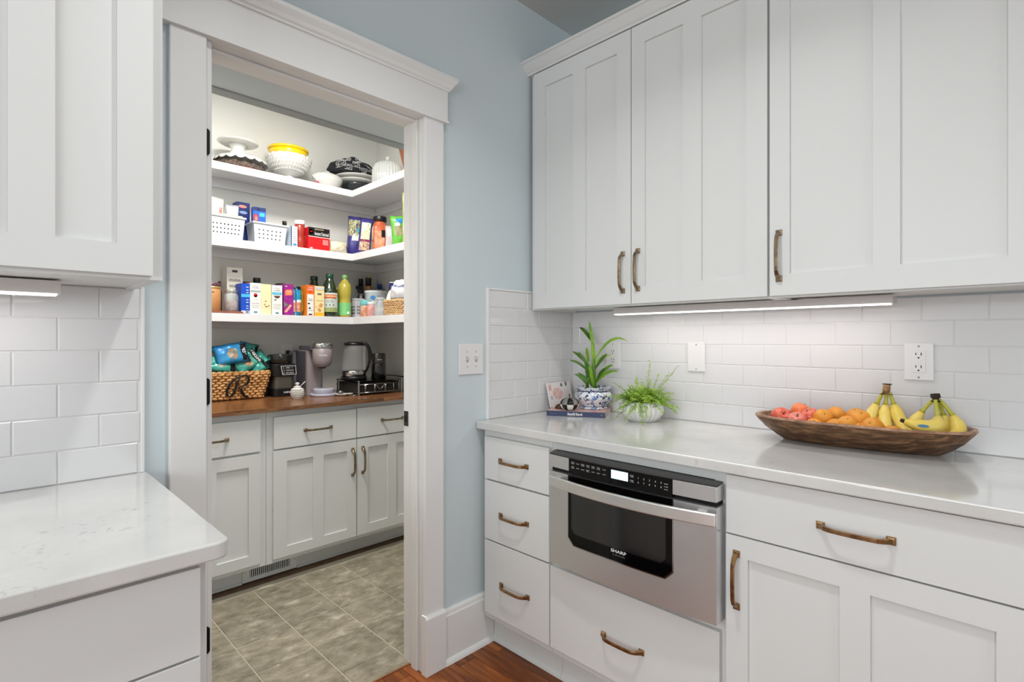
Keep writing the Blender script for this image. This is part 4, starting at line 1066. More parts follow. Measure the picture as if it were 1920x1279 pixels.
decal('sticker', mat('sticker_blue', (120, 176, 216), 0.3), t, (1.842, 0.222, 1.0200), (0, -1, 0), (-0.55, 0, 0.83), 0.026, 0.011, 0.010, 0.0005, poly=CIRC)
# ================================================================ PANTRY GOODS
Z1, Z2, Z3, ZC = 1.3992, 1.8122, 2.2252, 0.9102
X3 = (1, 0, 0); UPZ = (0, 0, 1)
def carton(nm, label, x0, x1, y0, y1, z0, z1, m, cat='box', group=None, ang=0.0, bevel=0.0008):
    """carton standing with its printed front towards the door; returns thing, body part and a function placing print on the front"""
    t = thing(nm, ((x0+x1)/2, (y0+y1)/2, z0), label, cat, group)
    M = Matrix.Translation((x0, y0, 0)) @ Matrix.Rotation(ang, 4, 'Z')
    w_ = x1-x0
    g = G(); g.box(0, w_, 0, y1-y0, z0, z1, M); b = obj('carton', g, m, t, bevel)
    xd = (M.to_3x3() @ Vector((1, 0, 0)))
    def P(u, v): return M @ Vector((u*w_, 0, z0+v*(z1-z0)))
    def band(v, h, mm, u=0.5, ww=1.0, poly=None, name='printed_band'): return decal(name, mm, b, P(u, v), xd, UPZ, ww*w_, h*(z1-z0), 0.0006, 0.0004, poly)
    def word(s, v, mm, ww=0.7, h=0.06, u=0.5): return text(s, mm, b, P(u, v), xd, UPZ, ww*w_, h*(z1-z0), 0.0012, 0.01)
    return t, b, band, word
def bottle(nm, label, x, y, z, prof, m, cap=None, capm=None, cat='bottle', group=None, n=20, part='body', sx=1, sy=1):
    t = thing(nm, (x, y, z), label, cat, group)
    g = G(); g.lathe((x, y, z), prof, n, sx=sx, sy=sy); b = obj(part, g, m, t)
    if cap:
        g = G(); g.lathe((x, y, z), cap, n); obj('cap', g, capm, t, 0.0006, 1)
    return t, b
def wrap(name, par, m, x, y, z0, z1, r, a0, a1, n=12, sx=1, sy=1):
    """label wrapped round a bottle between angles"""
    g = G(); vs = []
    for i in range(n+1):
        a = a0+(a1-a0)*i/n
        for (rr, z) in ((r, z0), (r, z1), (r-0.0012, z1), (r-0.0012, z0)): vs.append((x+rr*sx*math.cos(a), y+rr*sy*math.sin(a), z))
    fs = [(0, 1, 2, 3), (4*n+3, 4*n+2, 4*n+1, 4*n)]
    for i in range(n):
        for k in range(4): fs.append((4*i+k, 4*i+(k+1) % 4, 4*i+4+(k+1) % 4, 4*i+4+k))
    g.add(vs, fs, False); return obj(name, g, m, par)
FA = -PI/2-0.42      # the direction from a pantry item towards the door
def pouch(nm, label, c, w_, h_, th, m, M=None, cat='bag', group=None, crimp=True, seed=0, part='pouch', parent=None, nx=12, ny=10):
    """filled film pouch: width along local x, height along local z, thickness along y; M local->world"""
    r_ = random.Random(seed); M = M or Matrix.Translation(c)
    t = parent or thing(nm, tuple(c), label, cat, group)
    vs = []; fs = []
    ph = [r_.uniform(0, 6) for _ in range(6)]
    def S(u, v, s):
        e = 1 if not crimp else min(1, max(0, min(v, 1-v)-0.04)/0.16)
        k = (math.sin(PI*u)**0.55)*(math.sin(PI*min(1, max(0, e))/2)**0.8 if crimp else math.sin(PI*v)**0.5)
        wr = 0.16*math.sin(5*u*PI+ph[0])*math.sin(4*v*PI+ph[1])+0.10*math.sin(11*u+ph[2]+7*v)
        pin = 1-0.05*math.sin(PI*v)
        edge = 0.012*math.sin(3*PI*u+ph[3])*(abs(v-0.5)*2)**3
        return Vector(((u-0.5)*w_*pin, s*(th/2)*k*(1+wr)+0.006*math.sin(4*u+ph[4])*(abs(v-.5)*2), (v-0.5)*h_+edge*h_*0.5+h_/2))
    for s in (-1, 1):
        for j in range(ny+1):
            for i in range(nx+1): vs.append(S(i/nx, j/ny, s))
    n1 = (nx+1)*(ny+1)
    for j in range(ny):
        for i in range(nx):
            a = j*(nx+1)+i
            fs.append((a, a+1, a+nx+2, a+nx+1)); fs.append((n1+a+nx+1, n1+a+nx+2, n1+a+1, n1+a))
    g = G(); g.add(vs, fs, True, M)
    b = obj(part, g, m, t)
    bm = bmesh.new(); bm.from_mesh(b.data); bmesh.ops.remove_doubles(bm, verts=bm.verts, dist=1e-5); bmesh.ops.recalc_face_normals(bm, faces=bm.faces); bm.to_mesh(b.data); bm.free()
    return t, b, M, S

def patch(name, m, par, M, S, u0, u1, v0, v1, nx=6, ny=6, lift=0.0008, ell=False):
    """printed area following the front of a pouch"""
    vs = []; fs = []
    if ell:
        g = G(); N_ = 18; rr_ = random.Random(len(name)+int(u0*100)+int(M.translation.x*1000)); K_ = [rr_.uniform(0.72, 1.1) for _ in range(N_)]
        for k_ in range(4):
            for i in range(N_):
                a = 2*PI*i/N_; q = S((u0+u1)/2+(u1-u0)/2*math.cos(a)*K_[i]*k_/3, (v0+v1)/2+(v1-v0)/2*math.sin(a)*K_[i]*k_/3, -1); vs.append(q+Vector((0, -lift, 0)))
        for k_ in range(3):
            for i in range(N_): fs.append((k_*N_+i, k_*N_+(i+1) % N_, (k_+1)*N_+(i+1) % N_, (k_+1)*N_+i))
        g.add(vs, fs, True, M); return obj(name, g, m, par, fixn=False)
    for j in range(ny+1):
        for i in range(nx+1):
            q = S(u0+(u1-u0)*i/nx, v0+(v1-v0)*j/ny, -1); vs.append(q+Vector((0, -lift, 0)))
    for j in range(ny):
        for i in range(nx): a = j*(nx+1)+i; fs.append((a, a+1, a+nx+2, a+nx+1))
    g = G(); g.add(vs, fs, True, M); return obj(name, g, m, par, fixn=False)

# ---- lowest shelf, left to right
g = G(); g.box(0.84, 1.037, 3.166, 3.395, Z1, Z1+0.012); obj('serving_board', g, mat('red_brown_board', (150, 92, 66), 0.5, n2=(120, 66, 46), nscale=30), None, 0.003, label='thin reddish wooden board under the canister and glass jar', cat='board')
zb = Z1+0.0122
t = thing('canister', (0.89, 3.24, zb), 'tan canister with a gold lid at the left end of the lowest shelf', 'canister')
g = G(); g.lathe((0.888, 3.228, zb), [(0.046, 0), (0.048, 0.003), (0.048, 0.120), (0.046, 0.122)], 28); c_ = obj('body', g, mat('kraft_tan', (192, 138, 88), 0.6, n2=(176, 120, 72), nscale=12), t)
g = G(); g.lathe((0.888, 3.228, zb), [(0.049, 0.122), (0.050, 0.124), (0.050, 0.132), (0.048, 0.134)], 28); obj('lid', g, mat('gold_lid', (206, 176, 112), 0.3, 0.7), t)
wrap('print', c_, DARKINK, 0.888, 3.228, zb+0.100, zb+0.104, 0.0486, FA-0.2, FA+0.5)
wrap('print', c_, DARKINK, 0.888, 3.228, zb+0.088, zb+0.090, 0.0486, FA-0.2, FA+0.1)
g = G(); g.lathe((0.888, 3.228, zb+0.1345), [(0.043, 0), (0.045, 0.002), (0.045, 0.018), (0.043, 0.020)], 24); obj('tin', g, mat('plum_tin', (96, 60, 72), 0.4), None, label='flat plum-coloured tin stacked on the tan canister', cat='tin')
bottle('bottle', 'dark bottle with a red cap at the far left behind the canister', 0.905, 3.345, Z1, [(0.026, 0), (0.027, 0.005), (0.027, 0.160), (0.018, 0.185), (0.018, 0.195)], mat('dark_cherry_glass', (60, 24, 26), 0.1, coat=0.5), [(0.020, 0.195), (0.020, 0.222), (0.018, 0.224)], mat('red_cap', (178, 36, 30), 0.35))
bpy.data.objects['bottle'].location.z = Z1
t, b = bottle('mason_jar', 'square clear glass jar with silver lid on the reddish board', 0.987, 3.215, zb, [(0.034, 0), (0.037, 0.004), (0.037, 0.085), (0.031, 0.100), (0.030, 0.106)], mat('jar_glass', (214, 220, 224), 0.06, alpha=0.34, coat=1.0), [(0.032, 0.104), (0.033, 0.106), (0.033, 0.121), (0.031, 0.123)], mat('silver_lid', (196, 196, 194), 0.3, 0.8), 'jar')
g = G(); g.lathe((0.987, 3.215, zb+0.004), [(0.030, 0), (0.032, 0.003), (0.032, 0.050), (0.028, 0.056), (0, 0.058)], 20); obj('contents', g, mat('tea_bags', (176, 150, 140), 0.8, n2=(120, 70, 60), nscale=60), t)
t, b, band, word = carton('food_carton', 'tall off-white carton lettered ORIGINAL WHEAT behind the blue box', 0.995, 1.080, 3.315, 3.400, Z1, 1.674, mat('carton_offwhite', (206, 200, 190), 0.55))
band(0.92, 0.05, DARKINK, 0.5, 0.34); word('ORIGINAL', 0.73, DARKINK, 0.82, 0.06); word('WHEAT', 0.60, DARKINK, 0.74, 0.065); band(0.80, 0.006, GREYINK, 0.5, 0.8)
bottle('bottle', 'slim dark red bottle between the glass jar and the off-white carton', 0.964, 3.345, Z1, [(0.012, 0), (0.013, 0.004), (0.013, 0.12), (0.008, 0.15), (0.008, 0.190)], mat('dark_red_glass', (74, 26, 24), 0.12, coat=0.5))
t, b, band, word = carton('food_carton', 'royal blue carton with a light blue band beside the glass jar', 1.028, 1.074, 3.178, 3.262, Z1, 1.572, mat('carton_blue', (26, 76, 186), 0.35), ang=0.04)
band(0.60, 0.10, mat('sky_blue_ink', (70, 176, 226), 0.4)); 
for v in (0.88, 0.78, 0.70, 0.46, 0.38, 0.26, 0.18): band(v, 0.022, INK, 0.72, 0.28)
band(0.06, 0.09, INK, 0.5, 0.98); band(0.06, 0.07, mat('carton_blue', (26, 76, 186), 0.35), 0.68, 0.4)
bottle('bottle', 'small jar with a dark red-brown lid just showing behind the blue carton', 1.118, 3.36, Z1, [(0.022, 0), (0.024, 0.004), (0.024, 0.165), (0.020, 0.178)], mat('brown_glass', (92, 44, 34), 0.15, coat=0.4), [(0.0225, 0.178), (0.0225, 0.198), (0.021, 0.200)], mat('dark_red_lid', (110, 42, 38), 0.4))
bottle('bottle', 'black-capped grey shaker just showing above the first white carton', 1.172, 3.35, Z1, [(0.021, 0), (0.022, 0.004), (0.022, 0.185), (0.018, 0.200)], mat('smoke_grey', (96, 98, 98), 0.3), [(0.021, 0.200), (0.021, 0.226), (0.019, 0.228)], BLACK)
CW = mat('carton_white', (226, 224, 222), 0.45); CC = mat('carton_cream', (228, 216, 172), 0.5)
REDI = mat('red_ink', (190, 34, 36), 0.4); GRN = mat('green_ink', (84, 128, 70), 0.5); BRN = mat('brown_ink', (96, 56, 42), 0.5); CYA = mat('cyan_ink', (58, 176, 204), 0.4)
t, b, band, word = carton('food_carton', 'white carton with a grey-green band and red fruit picture', 1.0755, 1.136, 3.180, 3.265, Z1, 1.578, CW)
word('simple', 0.91, GREYINK, 0.56, 0.035); word('mills', 0.85, GREYINK, 0.60, 0.045); band(0.735, 0.06, mat('sage_ink', (150, 166, 158), 0.5), 0.5, 0.9)
band(0.61, 0.13, REDI, 0.5, 0.36, CIRC); band(0.575, 0.07, CC, 0.52, 0.26, CIRC); word('sea salt', 0.475, GREYINK, 0.35, 0.022); word('CRACKERS', 0.35, GREYINK, 0.72, 0.024)
for v in (0.28, 0.22): band(v, 0.008, GREYINK, 0.5, 0.66)
band(0.065, 0.06, mat('teal_ink', (84, 130, 140), 0.5), 0.5, 0.32)
t, b, band, word = carton('food_carton', 'plain cream carton with small red flowers between the two white cartons', 1.137, 1.194, 3.182, 3.265, Z1, 1.576, CC)
for (u, v) in ((0.45, 0.44), (0.75, 0.29), (0.35, 0.33), (0.55, 0.26)): band(v, 0.04, REDI if u != 0.35 else GRN, u, 0.14, CIRC, 'printed_flower')
band(0.27, 0.02, GRN, 0.48, 0.2)
t, b, band, word = carton('food_carton', 'white carton with a bright blue band and brown bowl picture', 1.197, 1.257, 3.180, 3.262, Z1, 1.574, CW)
word('simple', 0.90, GREYINK, 0.56, 0.035); word('mills', 0.83, GREYINK, 0.60, 0.045); band(0.72, 0.085, CYA, 0.5, 0.9); word('coconut', 0.72, INK, 0.6, 0.03)
band(0.60, 0.09, BRN, 0.5, 0.62, [(-.5, .5), (-.42, 0), (-.2, -.45), (.2, -.45), (.42, 0), (.5, .5)]); band(0.645, 0.02, INK, 0.5, 0.60); band(0.50, 0.035, DARKINK, 0.32, 0.24, CIRC)
word('COOKIES', 0.34, GREYINK, 0.74, 0.024)
for v in (0.27, 0.21): band(v, 0.008, GREYINK, 0.5, 0.66)
band(0.06, 0.06, mat('teal_ink', (84, 130, 140), 0.5), 0.5, 0.32)
g = G(); g.lathe((1.234, 3.340, Z1), [(0.034, 0), (0.036, 0.003), (0.036, 0.184), (0.034, 0.186)], 24); obj('canister', g, mat('dull_gold_tin', (170, 146, 96), 0.35, 0.6), None, label='dull gold round tin behind the cream carton, only its top edge showing', cat='tin')
t, b, band, word = carton('food_carton', 'magenta purple carton with an orange badge and wafer picture', 1.264, 1.322, 3.178, 3.262, Z1, 1.585, mat('carton_purple', (146, 34, 128), 0.35), ang=-0.03)
ORI = mat('orange_ink', (240, 122, 66), 0.4)
band(0.735, 0.20, ORI, 0.52, 0.78, [(-.45, -.5), (.4, -.42), (.5, .1), (.35, .5), (-.4, .4), (-.5, .0)]); word('WAFERS', 0.76, INK, 0.5, 0.04); word('crisp', 0.69, INK, 0.4, 0.03)
band(0.93, 0.03, mat('lilac_ink', (178, 180, 200), 0.5), 0.25, 0.25); band(0.22, 0.28, mat('wafer_pink', (226, 160, 140), 0.5), 0.45, 0.8, [(-.5, -.4), (-.2, -.5), (.5, .35), (.25, .5)]); band(0.35, 0.18, mat('grey_green_ink', (110, 120, 100), 0.5), 0.25, 0.5, [(-.5, .5), (-.4, -.5), (.5, -.1)])
for (u, v) in ((0.3, 0.55), (0.7, 0.5), (0.8, 0.4), (0.15, 0.62)): band(v, 0.012, INK, u, 0.04, CIRC)
g = G(); g.lathe((1.310, 3.335, Z1), [(0.034, 0), (0.036, 0.003), (0.036, 0.198), (0.025, 0.203), (0, 0.204)], 20); obj('canister', g, mat('black_bag_film', (34, 34, 34), 0.4), None, label='dark round tub behind the magenta carton', cat='tub')
FOIL = mat('blue_foil', (24, 122, 180), 0.28, 0.2, n2=(60, 168, 206), nscale=18)
for (x, w_, h_, lb, sd) in ((1.331, 0.022, 0.165, 'narrow blue snack sleeve against the magenta carton', 1), (1.361, 0.034, 0.172, 'wider blue and white snack sleeve beside the orange carton', 2)):
    t, b, M_, S_ = pouch('snack_sleeve', lb, (x, 3.198, Z1), w_, h_, 0.026, FOIL, cat='bag', seed=sd, group='blue snack sleeves')
    patch('printed_picture', mat('peachy_print', (232, 176, 140), 0.4, n2=(214, 60, 44), nscale=50), b, M_, S_, 0.06, 0.94, 0.14, 0.48)
    patch('printed_band', INK, b, M_, S_, 0.10, 0.90, 0.46, 0.56)
    g = G(); g.box(x-w_*0.42, x+w_*0.42, 3.193, 3.203, Z1+h_*0.92, Z1+h_*1.0+0.006); obj('crimped_top', g, BLACK, t, 0.001)
t, b, band, word = carton('food_carton', 'orange carton with a white front panel beside the blue sleeves', 1.4035, 1.4515, 3.178, 3.270, Z1, 1.590, mat('carton_orange', (236, 132, 38), 0.4), ang=0.0)
band(0.36, 0.68, INK, 0.5, 0.84); band(0.86, 0.26, mat('deep_orange_ink', (232, 92, 30), 0.4), 0.5, 0.98); word('AUTUMN', 0.92, INK, 0.6, 0.045); word('HARVEST', 0.85, INK, 0.7, 0.05); band(0.785, 0.03, INK, 0.5, 0.14, CIRC)
for (u, v) in ((0.3, 0.40), (0.4, 0.25)): band(v, 0.05, DARKINK if v > 0.3 else GRN, u, 0.3, CIRC)
for v in (0.55, 0.50, 0.18): band(v, 0.012, GREYINK, 0.5, 0.6)
band(0.05, 0.04, GREYINK, 0.5, 0.5)
t_, b_, M_, S_ = pouch('snack_bag', 'olive and amber snack bag squeezed beside the orange carton', (1.391, 3.230, Z1), 0.020, 0.168, 0.05, mat('amber_foil', (186, 142, 42), 0.35, n2=(90, 110, 40), nscale=30), seed=5)
t, b, band, word = carton('food_carton', 'pale yellow carton with cookie picture and amber base', 1.4545, 1.5165, 3.178, 3.262, Z1, 1.587, mat('carton_pale_yellow', (236, 214, 160), 0.4))
band(0.06, 0.12, mat('amber_ink', (240, 176, 50), 0.4)); band(0.93, 0.05, mat('lavender_ink', (190, 196, 220), 0.4)); band(0.865, 0.015, GREYINK, 0.5, 0.9); band(0.735, 0.06, DARKINK, 0.5, 0.42); word('BACK', 0.735, INK, 0.3, 0.025)
word('COOKIE THINS', 0.52, mat('olive_ink', (140, 146, 100), 0.5), 0.7, 0.035); band(0.36, 0.17, mat('biscuit_print', (206, 150, 96), 0.5), 0.64, 0.5, [(-.5, -.2), (.1, -.5), (.5, .2), (-.1, .5)]); band(0.20, 0.15, mat('biscuit_print', (206, 150, 96), 0.5), 0.5, 0.46, [(-.5, .1), (.1, -.5), (.5, .0), (-.1, .5)])
band(0.30, 0.07, BRN, 0.18, 0.3, [(-.5, .5), (-.4, .3), (.5, -.5), (.4, -.3)])
# bottles
def oil_profile(r, h, shoulder=0.68, neck=0.017):
    return [(r*0.92, 0), (r, 0.006), (r, h*0.30), (r*0.97, h*0.42), (r, h*shoulder*0.9), (r*0.86, h*shoulder), (r*0.55, h*0.84), (neck, h*0.90), (neck, h*0.93)]
OLIVE = mat('olive_glass', (30, 46, 22), 0.07, coat=0.8)
def big_bottle(lb, x, y, h, m, r, sx=1, sy=1, capm=None):
    t = thing('oil_bottle', (x, y, Z1), lb, 'bottle', 'cooking oil bottles')
    g = G(); g.lathe((x, y, Z1), [(r*0.90, 0), (r, 0.008), (r, h*0.55), (r*0.97, h*0.60), (r*0.80, h*0.70), (r*0.52, h*0.82), (0.022, h*0.885), (0.021, h*0.90)], 28, sx=sx, sy=sy); b = obj('body', g, m, t)
    g = G(); g.lathe((x, y, Z1), [(0.0225, h*0.895), (0.0235, h*0.905), (0.0235, h*0.985), (0.021, h)], 20); obj('cap', g, capm, t)
    return t, b
CAPG = mat('dark_green_cap', (26, 66, 46), 0.35)
t, b = big_bottle('largest dark green oil bottle with a cream and orange label', 1.578, 3.232, 0.277, OLIVE, 0.056, capm=CAPG)
LBL = mat('label_grey_green', (196, 206, 200), 0.4)
lb_ = wrap('label', b, LBL, 1.578, 3.232, Z1+0.030, Z1+0.152, 0.0572, FA-0.95, FA+0.95, 16)
wrap('label_band', lb_, mat('label_olive', (150, 160, 104), 0.4), 1.578, 3.232, Z1+0.030, Z1+0.058, 0.0578, FA-0.95, FA+0.95, 16)
wrap('label_banner', lb_, mat('label_orange', (206, 88, 40), 0.4), 1.578, 3.232, Z1+0.116, Z1+0.140, 0.0580, FA-0.75, FA+0.75, 16)
fd = Vector((math.cos(FA), math.sin(FA), 0)); fxd = Vector((-math.sin(FA), math.cos(FA), 0))
def blab(s, x, y, z, r, w_, h, m, par): return text(s, m, par, Vector((x, y, z))+fd*(r+0.0012), fxd, UPZ, w_, h, 0.0008, 0.01)
blab('POMPEIAN', 1.578, 3.232, Z1+0.129, 0.0575, 0.070, 0.013, mat('label_cream_ink', (240, 220, 170), 0.4), lb_)
blab('EXTRA VIRGIN', 1.578, 3.232, Z1+0.103, 0.0575, 0.060, 0.006, GREYINK, lb_); blab('OLIVE OIL', 1.578, 3.232, Z1+0.092, 0.0575, 0.045, 0.005, GREYINK, lb_)
for k in (-1, 0, 1):
    q = Vector((1.578, 3.232, Z1+0.074))+fd*(0.0585-0.004*abs(k))+fxd*(0.022*k); decal('label_mark', DARKINK, lb_, q, fxd, UPZ, 0.007, 0.009, 0.0006, 0.0004, CIRC)
t, b = big_bottle('dark green oil bottle behind the orange carton, only neck and cap showing', 1.530, 3.352, 0.268, OLIVE, 0.050, capm=mat('black_green_cap', (26, 44, 38), 0.35))
t = thing('oil_bottle', (1.680, 3.225, Z1), 'clear ribbed bottle of yellow oil with a light green cap and label', 'bottle', 'cooking oil bottles')
g = G(); g.lathe((1.680, 3.225, Z1), [(0.036, 0), (0.041, 0.006), (0.041, 0.095), (0.037, 0.108), (0.037, 0.128), (0.043, 0.145), (0.044, 0.185), (0.040, 0.212), (0.022, 0.238), (0.016, 0.248), (0.016, 0.252)], 24); b = obj('body', g, mat('yellow_oil', (198, 182, 72), 0.08, trans=0.25, coat=0.6), t)
g = G(); g.lathe((1.680, 3.225, Z1), [(0.0175, 0.250), (0.0180, 0.252), (0.0180, 0.276), (0.016, 0.278)], 16); obj('cap', g, mat('light_green_cap', (116, 160, 92), 0.4), t)
lb_ = wrap('label', b, mat('label_mint', (126, 200, 128), 0.4), 1.680, 3.225, Z1+0.014, Z1+0.094, 0.0422, FA-1.1, FA+1.1, 16)
q = Vector((1.680, 3.225, Z1+0.028))+fd*0.0408+fxd*0.018; decal('barcode', INK, lb_, q, fxd, UPZ, 0.014, 0.016, 0.0022, 0.0004)

# right-hand end of the lowest shelf
def bin_(nm, label, x0, x1, y0, y1, z0, h, m, taper=0.012, holes=None, group=None, rim=0.006):
    """open plastic bin with round wall holes; walls are four panels, holes drawn as recessed dark discs through thin wall"""
    t = thing(nm, ((x0+x1)/2, (y0+y1)/2, z0), label, 'basket', group); g = G()
    A = [(x0+taper, y0+taper), (x1-taper, y0+taper), (x1-taper, y1-taper), (x0+taper, y1-taper)]
    B = [(x0, y0), (x1, y0), (x1, y1), (x0, y1)]; w_ = 0.002
    Ai = [(x0+taper+w_, y0+taper+w_), (x1-taper-w_, y0+taper+w_), (x1-taper-w_, y1-taper-w_), (x0+taper+w_, y1-taper-w_)]
    Bi = [(x0+w_, y0+w_), (x1-w_, y0+w_), (x1-w_, y1-w_), (x0+w_, y1-w_)]
    vs = [(p[0], p[1], z0) for p in A]+[(p[0], p[1], z0+h) for p in B]+[(p[0], p[1], z0+h) for p in Bi]+[(p[0], p[1], z0+0.003) for p in Ai]
    fs = [(0, 3, 2, 1), (12, 13, 14, 15)]
    for k in range(4):
        n = (k+1) % 4; fs += [(k, n, 4+n, 4+k), (4+k, 4+n, 8+n, 8+k), (8+k, 8+n, 12+n, 12+k)]
    g.add(vs, fs); b = obj('walls', g, m, t)
    g = G(); e = rim; z = z0+h
    g.box(x0-e, x1+e, y0-e, y0+w_, z-0.009, z+0.001); g.box(x0-e, x1+e, y1-w_, y1+e, z-0.009, z+0.001); g.box(x0-e, x0+w_, y0+w_, y1-w_, z-0.009, z+0.001); g.box(x1-w_, x1+e, y0+w_, y1-w_, z-0.009, z+0.001)
    obj('rim', g, m, t, 0.0015)
    return t, b
BINW = mat('bin_plastic', (198, 200, 206), 0.35)
def bin_holes(b, x0, x1, y0, y1, z0, h, taper, cols, rows, front=True, r=0.0036, rm=HOLE):
    for j in range(rows):
        v = 0.28+0.20*j
        for i in range(cols):
            if front:
                u = (i+1)/(cols+1.6)+0.02; x = x0+taper*(1-v)+u*(x1-x0-2*taper*(1-v)); y = y0+taper*(1-v)
                decal('hole', rm, b, (x, y, z0+v*h), (1, 0, 0), (0, -taper/h, 1), 2*r, 2*r, 0.0005, 0.0004, CIRC)
            else:
                u = (i+1)/(cols+1.0); y = y1-(taper*(1-v)+u*(y1-y0-2*taper*(1-v))); x = x0+taper*(1-v)
                decal('hole', rm, b, (x, y, z0+v*h), (0, -1, 0), (-taper/h, 0, 1), 2*r, 2*r, 0.0005, 0.0004, CIRC)
t, b = bin_('plastic_bin', 'small white holed bin at the corner of the lowest shelf beside the yellow oil', 1.732, 1.80, 3.182, 3.272, Z1, 0.125, BINW, 0.010, rim=0.002)
bin_holes(b, 1.732, 1.80, 3.182, 3.272, Z1, 0.105, 0.008, 4, 3, False, 0.005)
bin_holes(b, 1.732, 1.80, 3.182, 3.272, Z1, 0.105, 0.008, 3, 3, True, 0.004)
t, b = bottle('jar', 'orange jar with a teal lid next to the white holed bin', 1.768, 3.110, Z1, [(0.034, 0), (0.036, 0.004), (0.036, 0.070), (0.032, 0.080)], mat('orange_spice', (196, 110, 62), 0.25, n2=(206, 180, 160), nscale=25, coat=0.4), [(0.036, 0.078), (0.037, 0.080), (0.037, 0.104), (0.033, 0.110)], mat('teal_lid', (106, 182, 186), 0.35), 'jar')
t, b = bottle('jar', 'clear glass jar of pink salt beside the teal-lidded jar', 1.762, 3.025, Z1, [(0.028, 0), (0.031, 0.004), (0.031, 0.065), (0.027, 0.078)], mat('pink_salt', (218, 168, 166), 0.3, n2=(196, 128, 124), nscale=80, coat=0.5), [(0.029, 0.076), (0.029, 0.094), (0.027, 0.096)], mat('clear_lid', (214, 216, 218), 0.15), 'jar')
t = thing('jar', (1.770, 2.935, Z1), 'clear clamp-lid glass jar in front of the white tub', 'jar')
g = G(); g.lathe((1.770, 2.935, Z1), [(0.038, 0), (0.040, 0.004), (0.040, 0.080), (0.034, 0.094), (0.034, 0.100)], 24); b = obj('body', g, mat('jar_glass', (214, 220, 224), 0.06, alpha=0.34, coat=1.0), t)
g = G(); g.lathe((1.770, 2.935, Z1), [(0.037, 0.102), (0.038, 0.108), (0.028, 0.118), (0, 0.121)], 24); obj('lid', g, mat('jar_glass', (214, 220, 224), 0.06, alpha=0.34, coat=1.0), t)
g = G(); g.tube([(1.735, 2.915, Z1+0.06), (1.733, 2.912, Z1+0.100), (1.737, 2.914, Z1+0.125), (1.770, 2.935, Z1+0.128)], 0.0014, 6); obj('wire_clamp', g, CHROME, t)
g = G(); g.lathe((1.770, 2.935, Z1+0.004), [(0.034, 0), (0.036, 0.002), (0.036, 0.05), (0, 0.055)], 20); obj('contents', g, mat('jar_contents', (190, 186, 182), 0.8, n2=(150, 142, 136), nscale=50), t)
t = thing('tub', (1.888, 3.190, Z1), 'tall white tub with a blue oval logo behind the small jars', 'tub')
g = G(); g.lathe((1.888, 3.190, Z1), [(0.066, 0), (0.068, 0.004), (0.072, 0.165), (0.074, 0.167), (0.075, 0.180), (0.073, 0.183), (0, 0.183)], 32); b = obj('body', g, mat('tub_white', (218, 224, 228), 0.35), t)
fa2 = -PI/2-0.55; f2 = Vector((math.cos(fa2), math.sin(fa2), 0)); x2 = Vector((-math.sin(fa2), math.cos(fa2), 0))
decal('oval_logo', mat('logo_blue', (52, 132, 196), 0.35), b, Vector((1.888, 3.190, Z1+0.135))+f2*0.0715-x2*0.016, (x2-f2*-0.2).normalized(), UPZ, 0.036, 0.026, 0.0020, 0.0010, CIRC)
for (nm, lb, x, y, r, h, m, ch, cm, cr) in (
    ('spray_bottle', 'grey bottle with a black sprayer head behind the holed bin', 1.865, 3.345, 0.026, 0.175, mat('smoke_clear', (128, 126, 128), 0.15, coat=0.4), 0.0, BLACK, 0),
    ('bottle', 'tall dark bottle with a gold-topped black cap and brown neck label', 1.925, 3.350, 0.030, 0.215, mat('black_glass_bottle', (22, 20, 18), 0.08, coat=0.8), 0.075, BLACK, 0.021),
    ('bottle', 'dark bottle squeezed directly behind the gold-topped one, black cap', 1.885, 3.385, 0.024, 0.225, mat('black_glass_bottle', (22, 20, 18), 0.08, coat=0.8), 0.060, BLACK, 0.016),
    ('bottle', 'small bottle with a bright navy cap behind the white tub', 1.985, 3.300, 0.024, 0.215, mat('clear_grey', (150, 154, 160), 0.2, coat=0.4), 0.036, mat('navy_cap', (24, 48, 120), 0.35), 0.017),
    ('bottle', 'pale green-yellow bottle top between the tub and the white lotion bottle', 1.985, 3.060, 0.026, 0.20, mat('pale_green', (176, 178, 120), 0.4), 0.02, mat('pale_green', (176, 178, 120), 0.4), 0.022)):
    t = thing(nm, (x, y, Z1), lb, 'bottle')
    g = G(); g.lathe((x, y, Z1), [(r*0.94, 0), (r, 0.005), (r, h*0.62), (r*0.8, h*0.74), (max(r*0.5, 0.009), h*0.84), (max(r*0.5, 0.009), h)], 20); b = obj('body', g, m, t)
    if nm == 'spray_bottle':
        g = G(); g.lathe((x, y, Z1+h), [(0.014, 0), (0.014, 0.022), (0.010, 0.030)], 12); g.box(x-0.036, x+0.014, y-0.012, y+0.010, Z1+h+0.030, Z1+h+0.052); g.prism([(x-0.030, Z1+h+0.030), (x-0.022, Z1+h+0.030), (x-0.020, Z1+h+0.006), (x-0.026, Z1+h+0.004)], y-0.006, y+0.004, 'y'); obj('sprayer', g, BLACK, t, 0.002)
    else:
        g = G(); g.lathe((x, y, Z1+h-0.004), [(cr, 0), (cr, ch), (cr*0.95, ch+0.002)], 18); c_ = obj('cap', g, cm, t)
        if cr == 0.021:
            g = G(); g.lathe((x, y, Z1+h+ch-0.0015), [(cr*1.02, 0), (cr*1.02, 0.010), (cr*0.9, 0.012)], 18); obj('gold_top', g, mat('gold_cap', (196, 172, 112), 0.3, 0.7), t)
            wrap('neck_label', b, mat('brown_label', (176, 128, 78), 0.5), x, y, Z1+h-0.012, Z1+h+0.016, cr+0.0016, FA-1.2, FA+1.2)
t = thing('lotion_bottle', (1.805, 2.880, Z1), 'white plastic bottle with a navy blue cap between the tub and the wicker basket', 'bottle')
Mr = Matrix.Translation((1.805, 2.880, Z1)) @ Matrix.Rotation(0.10, 4, 'Y')
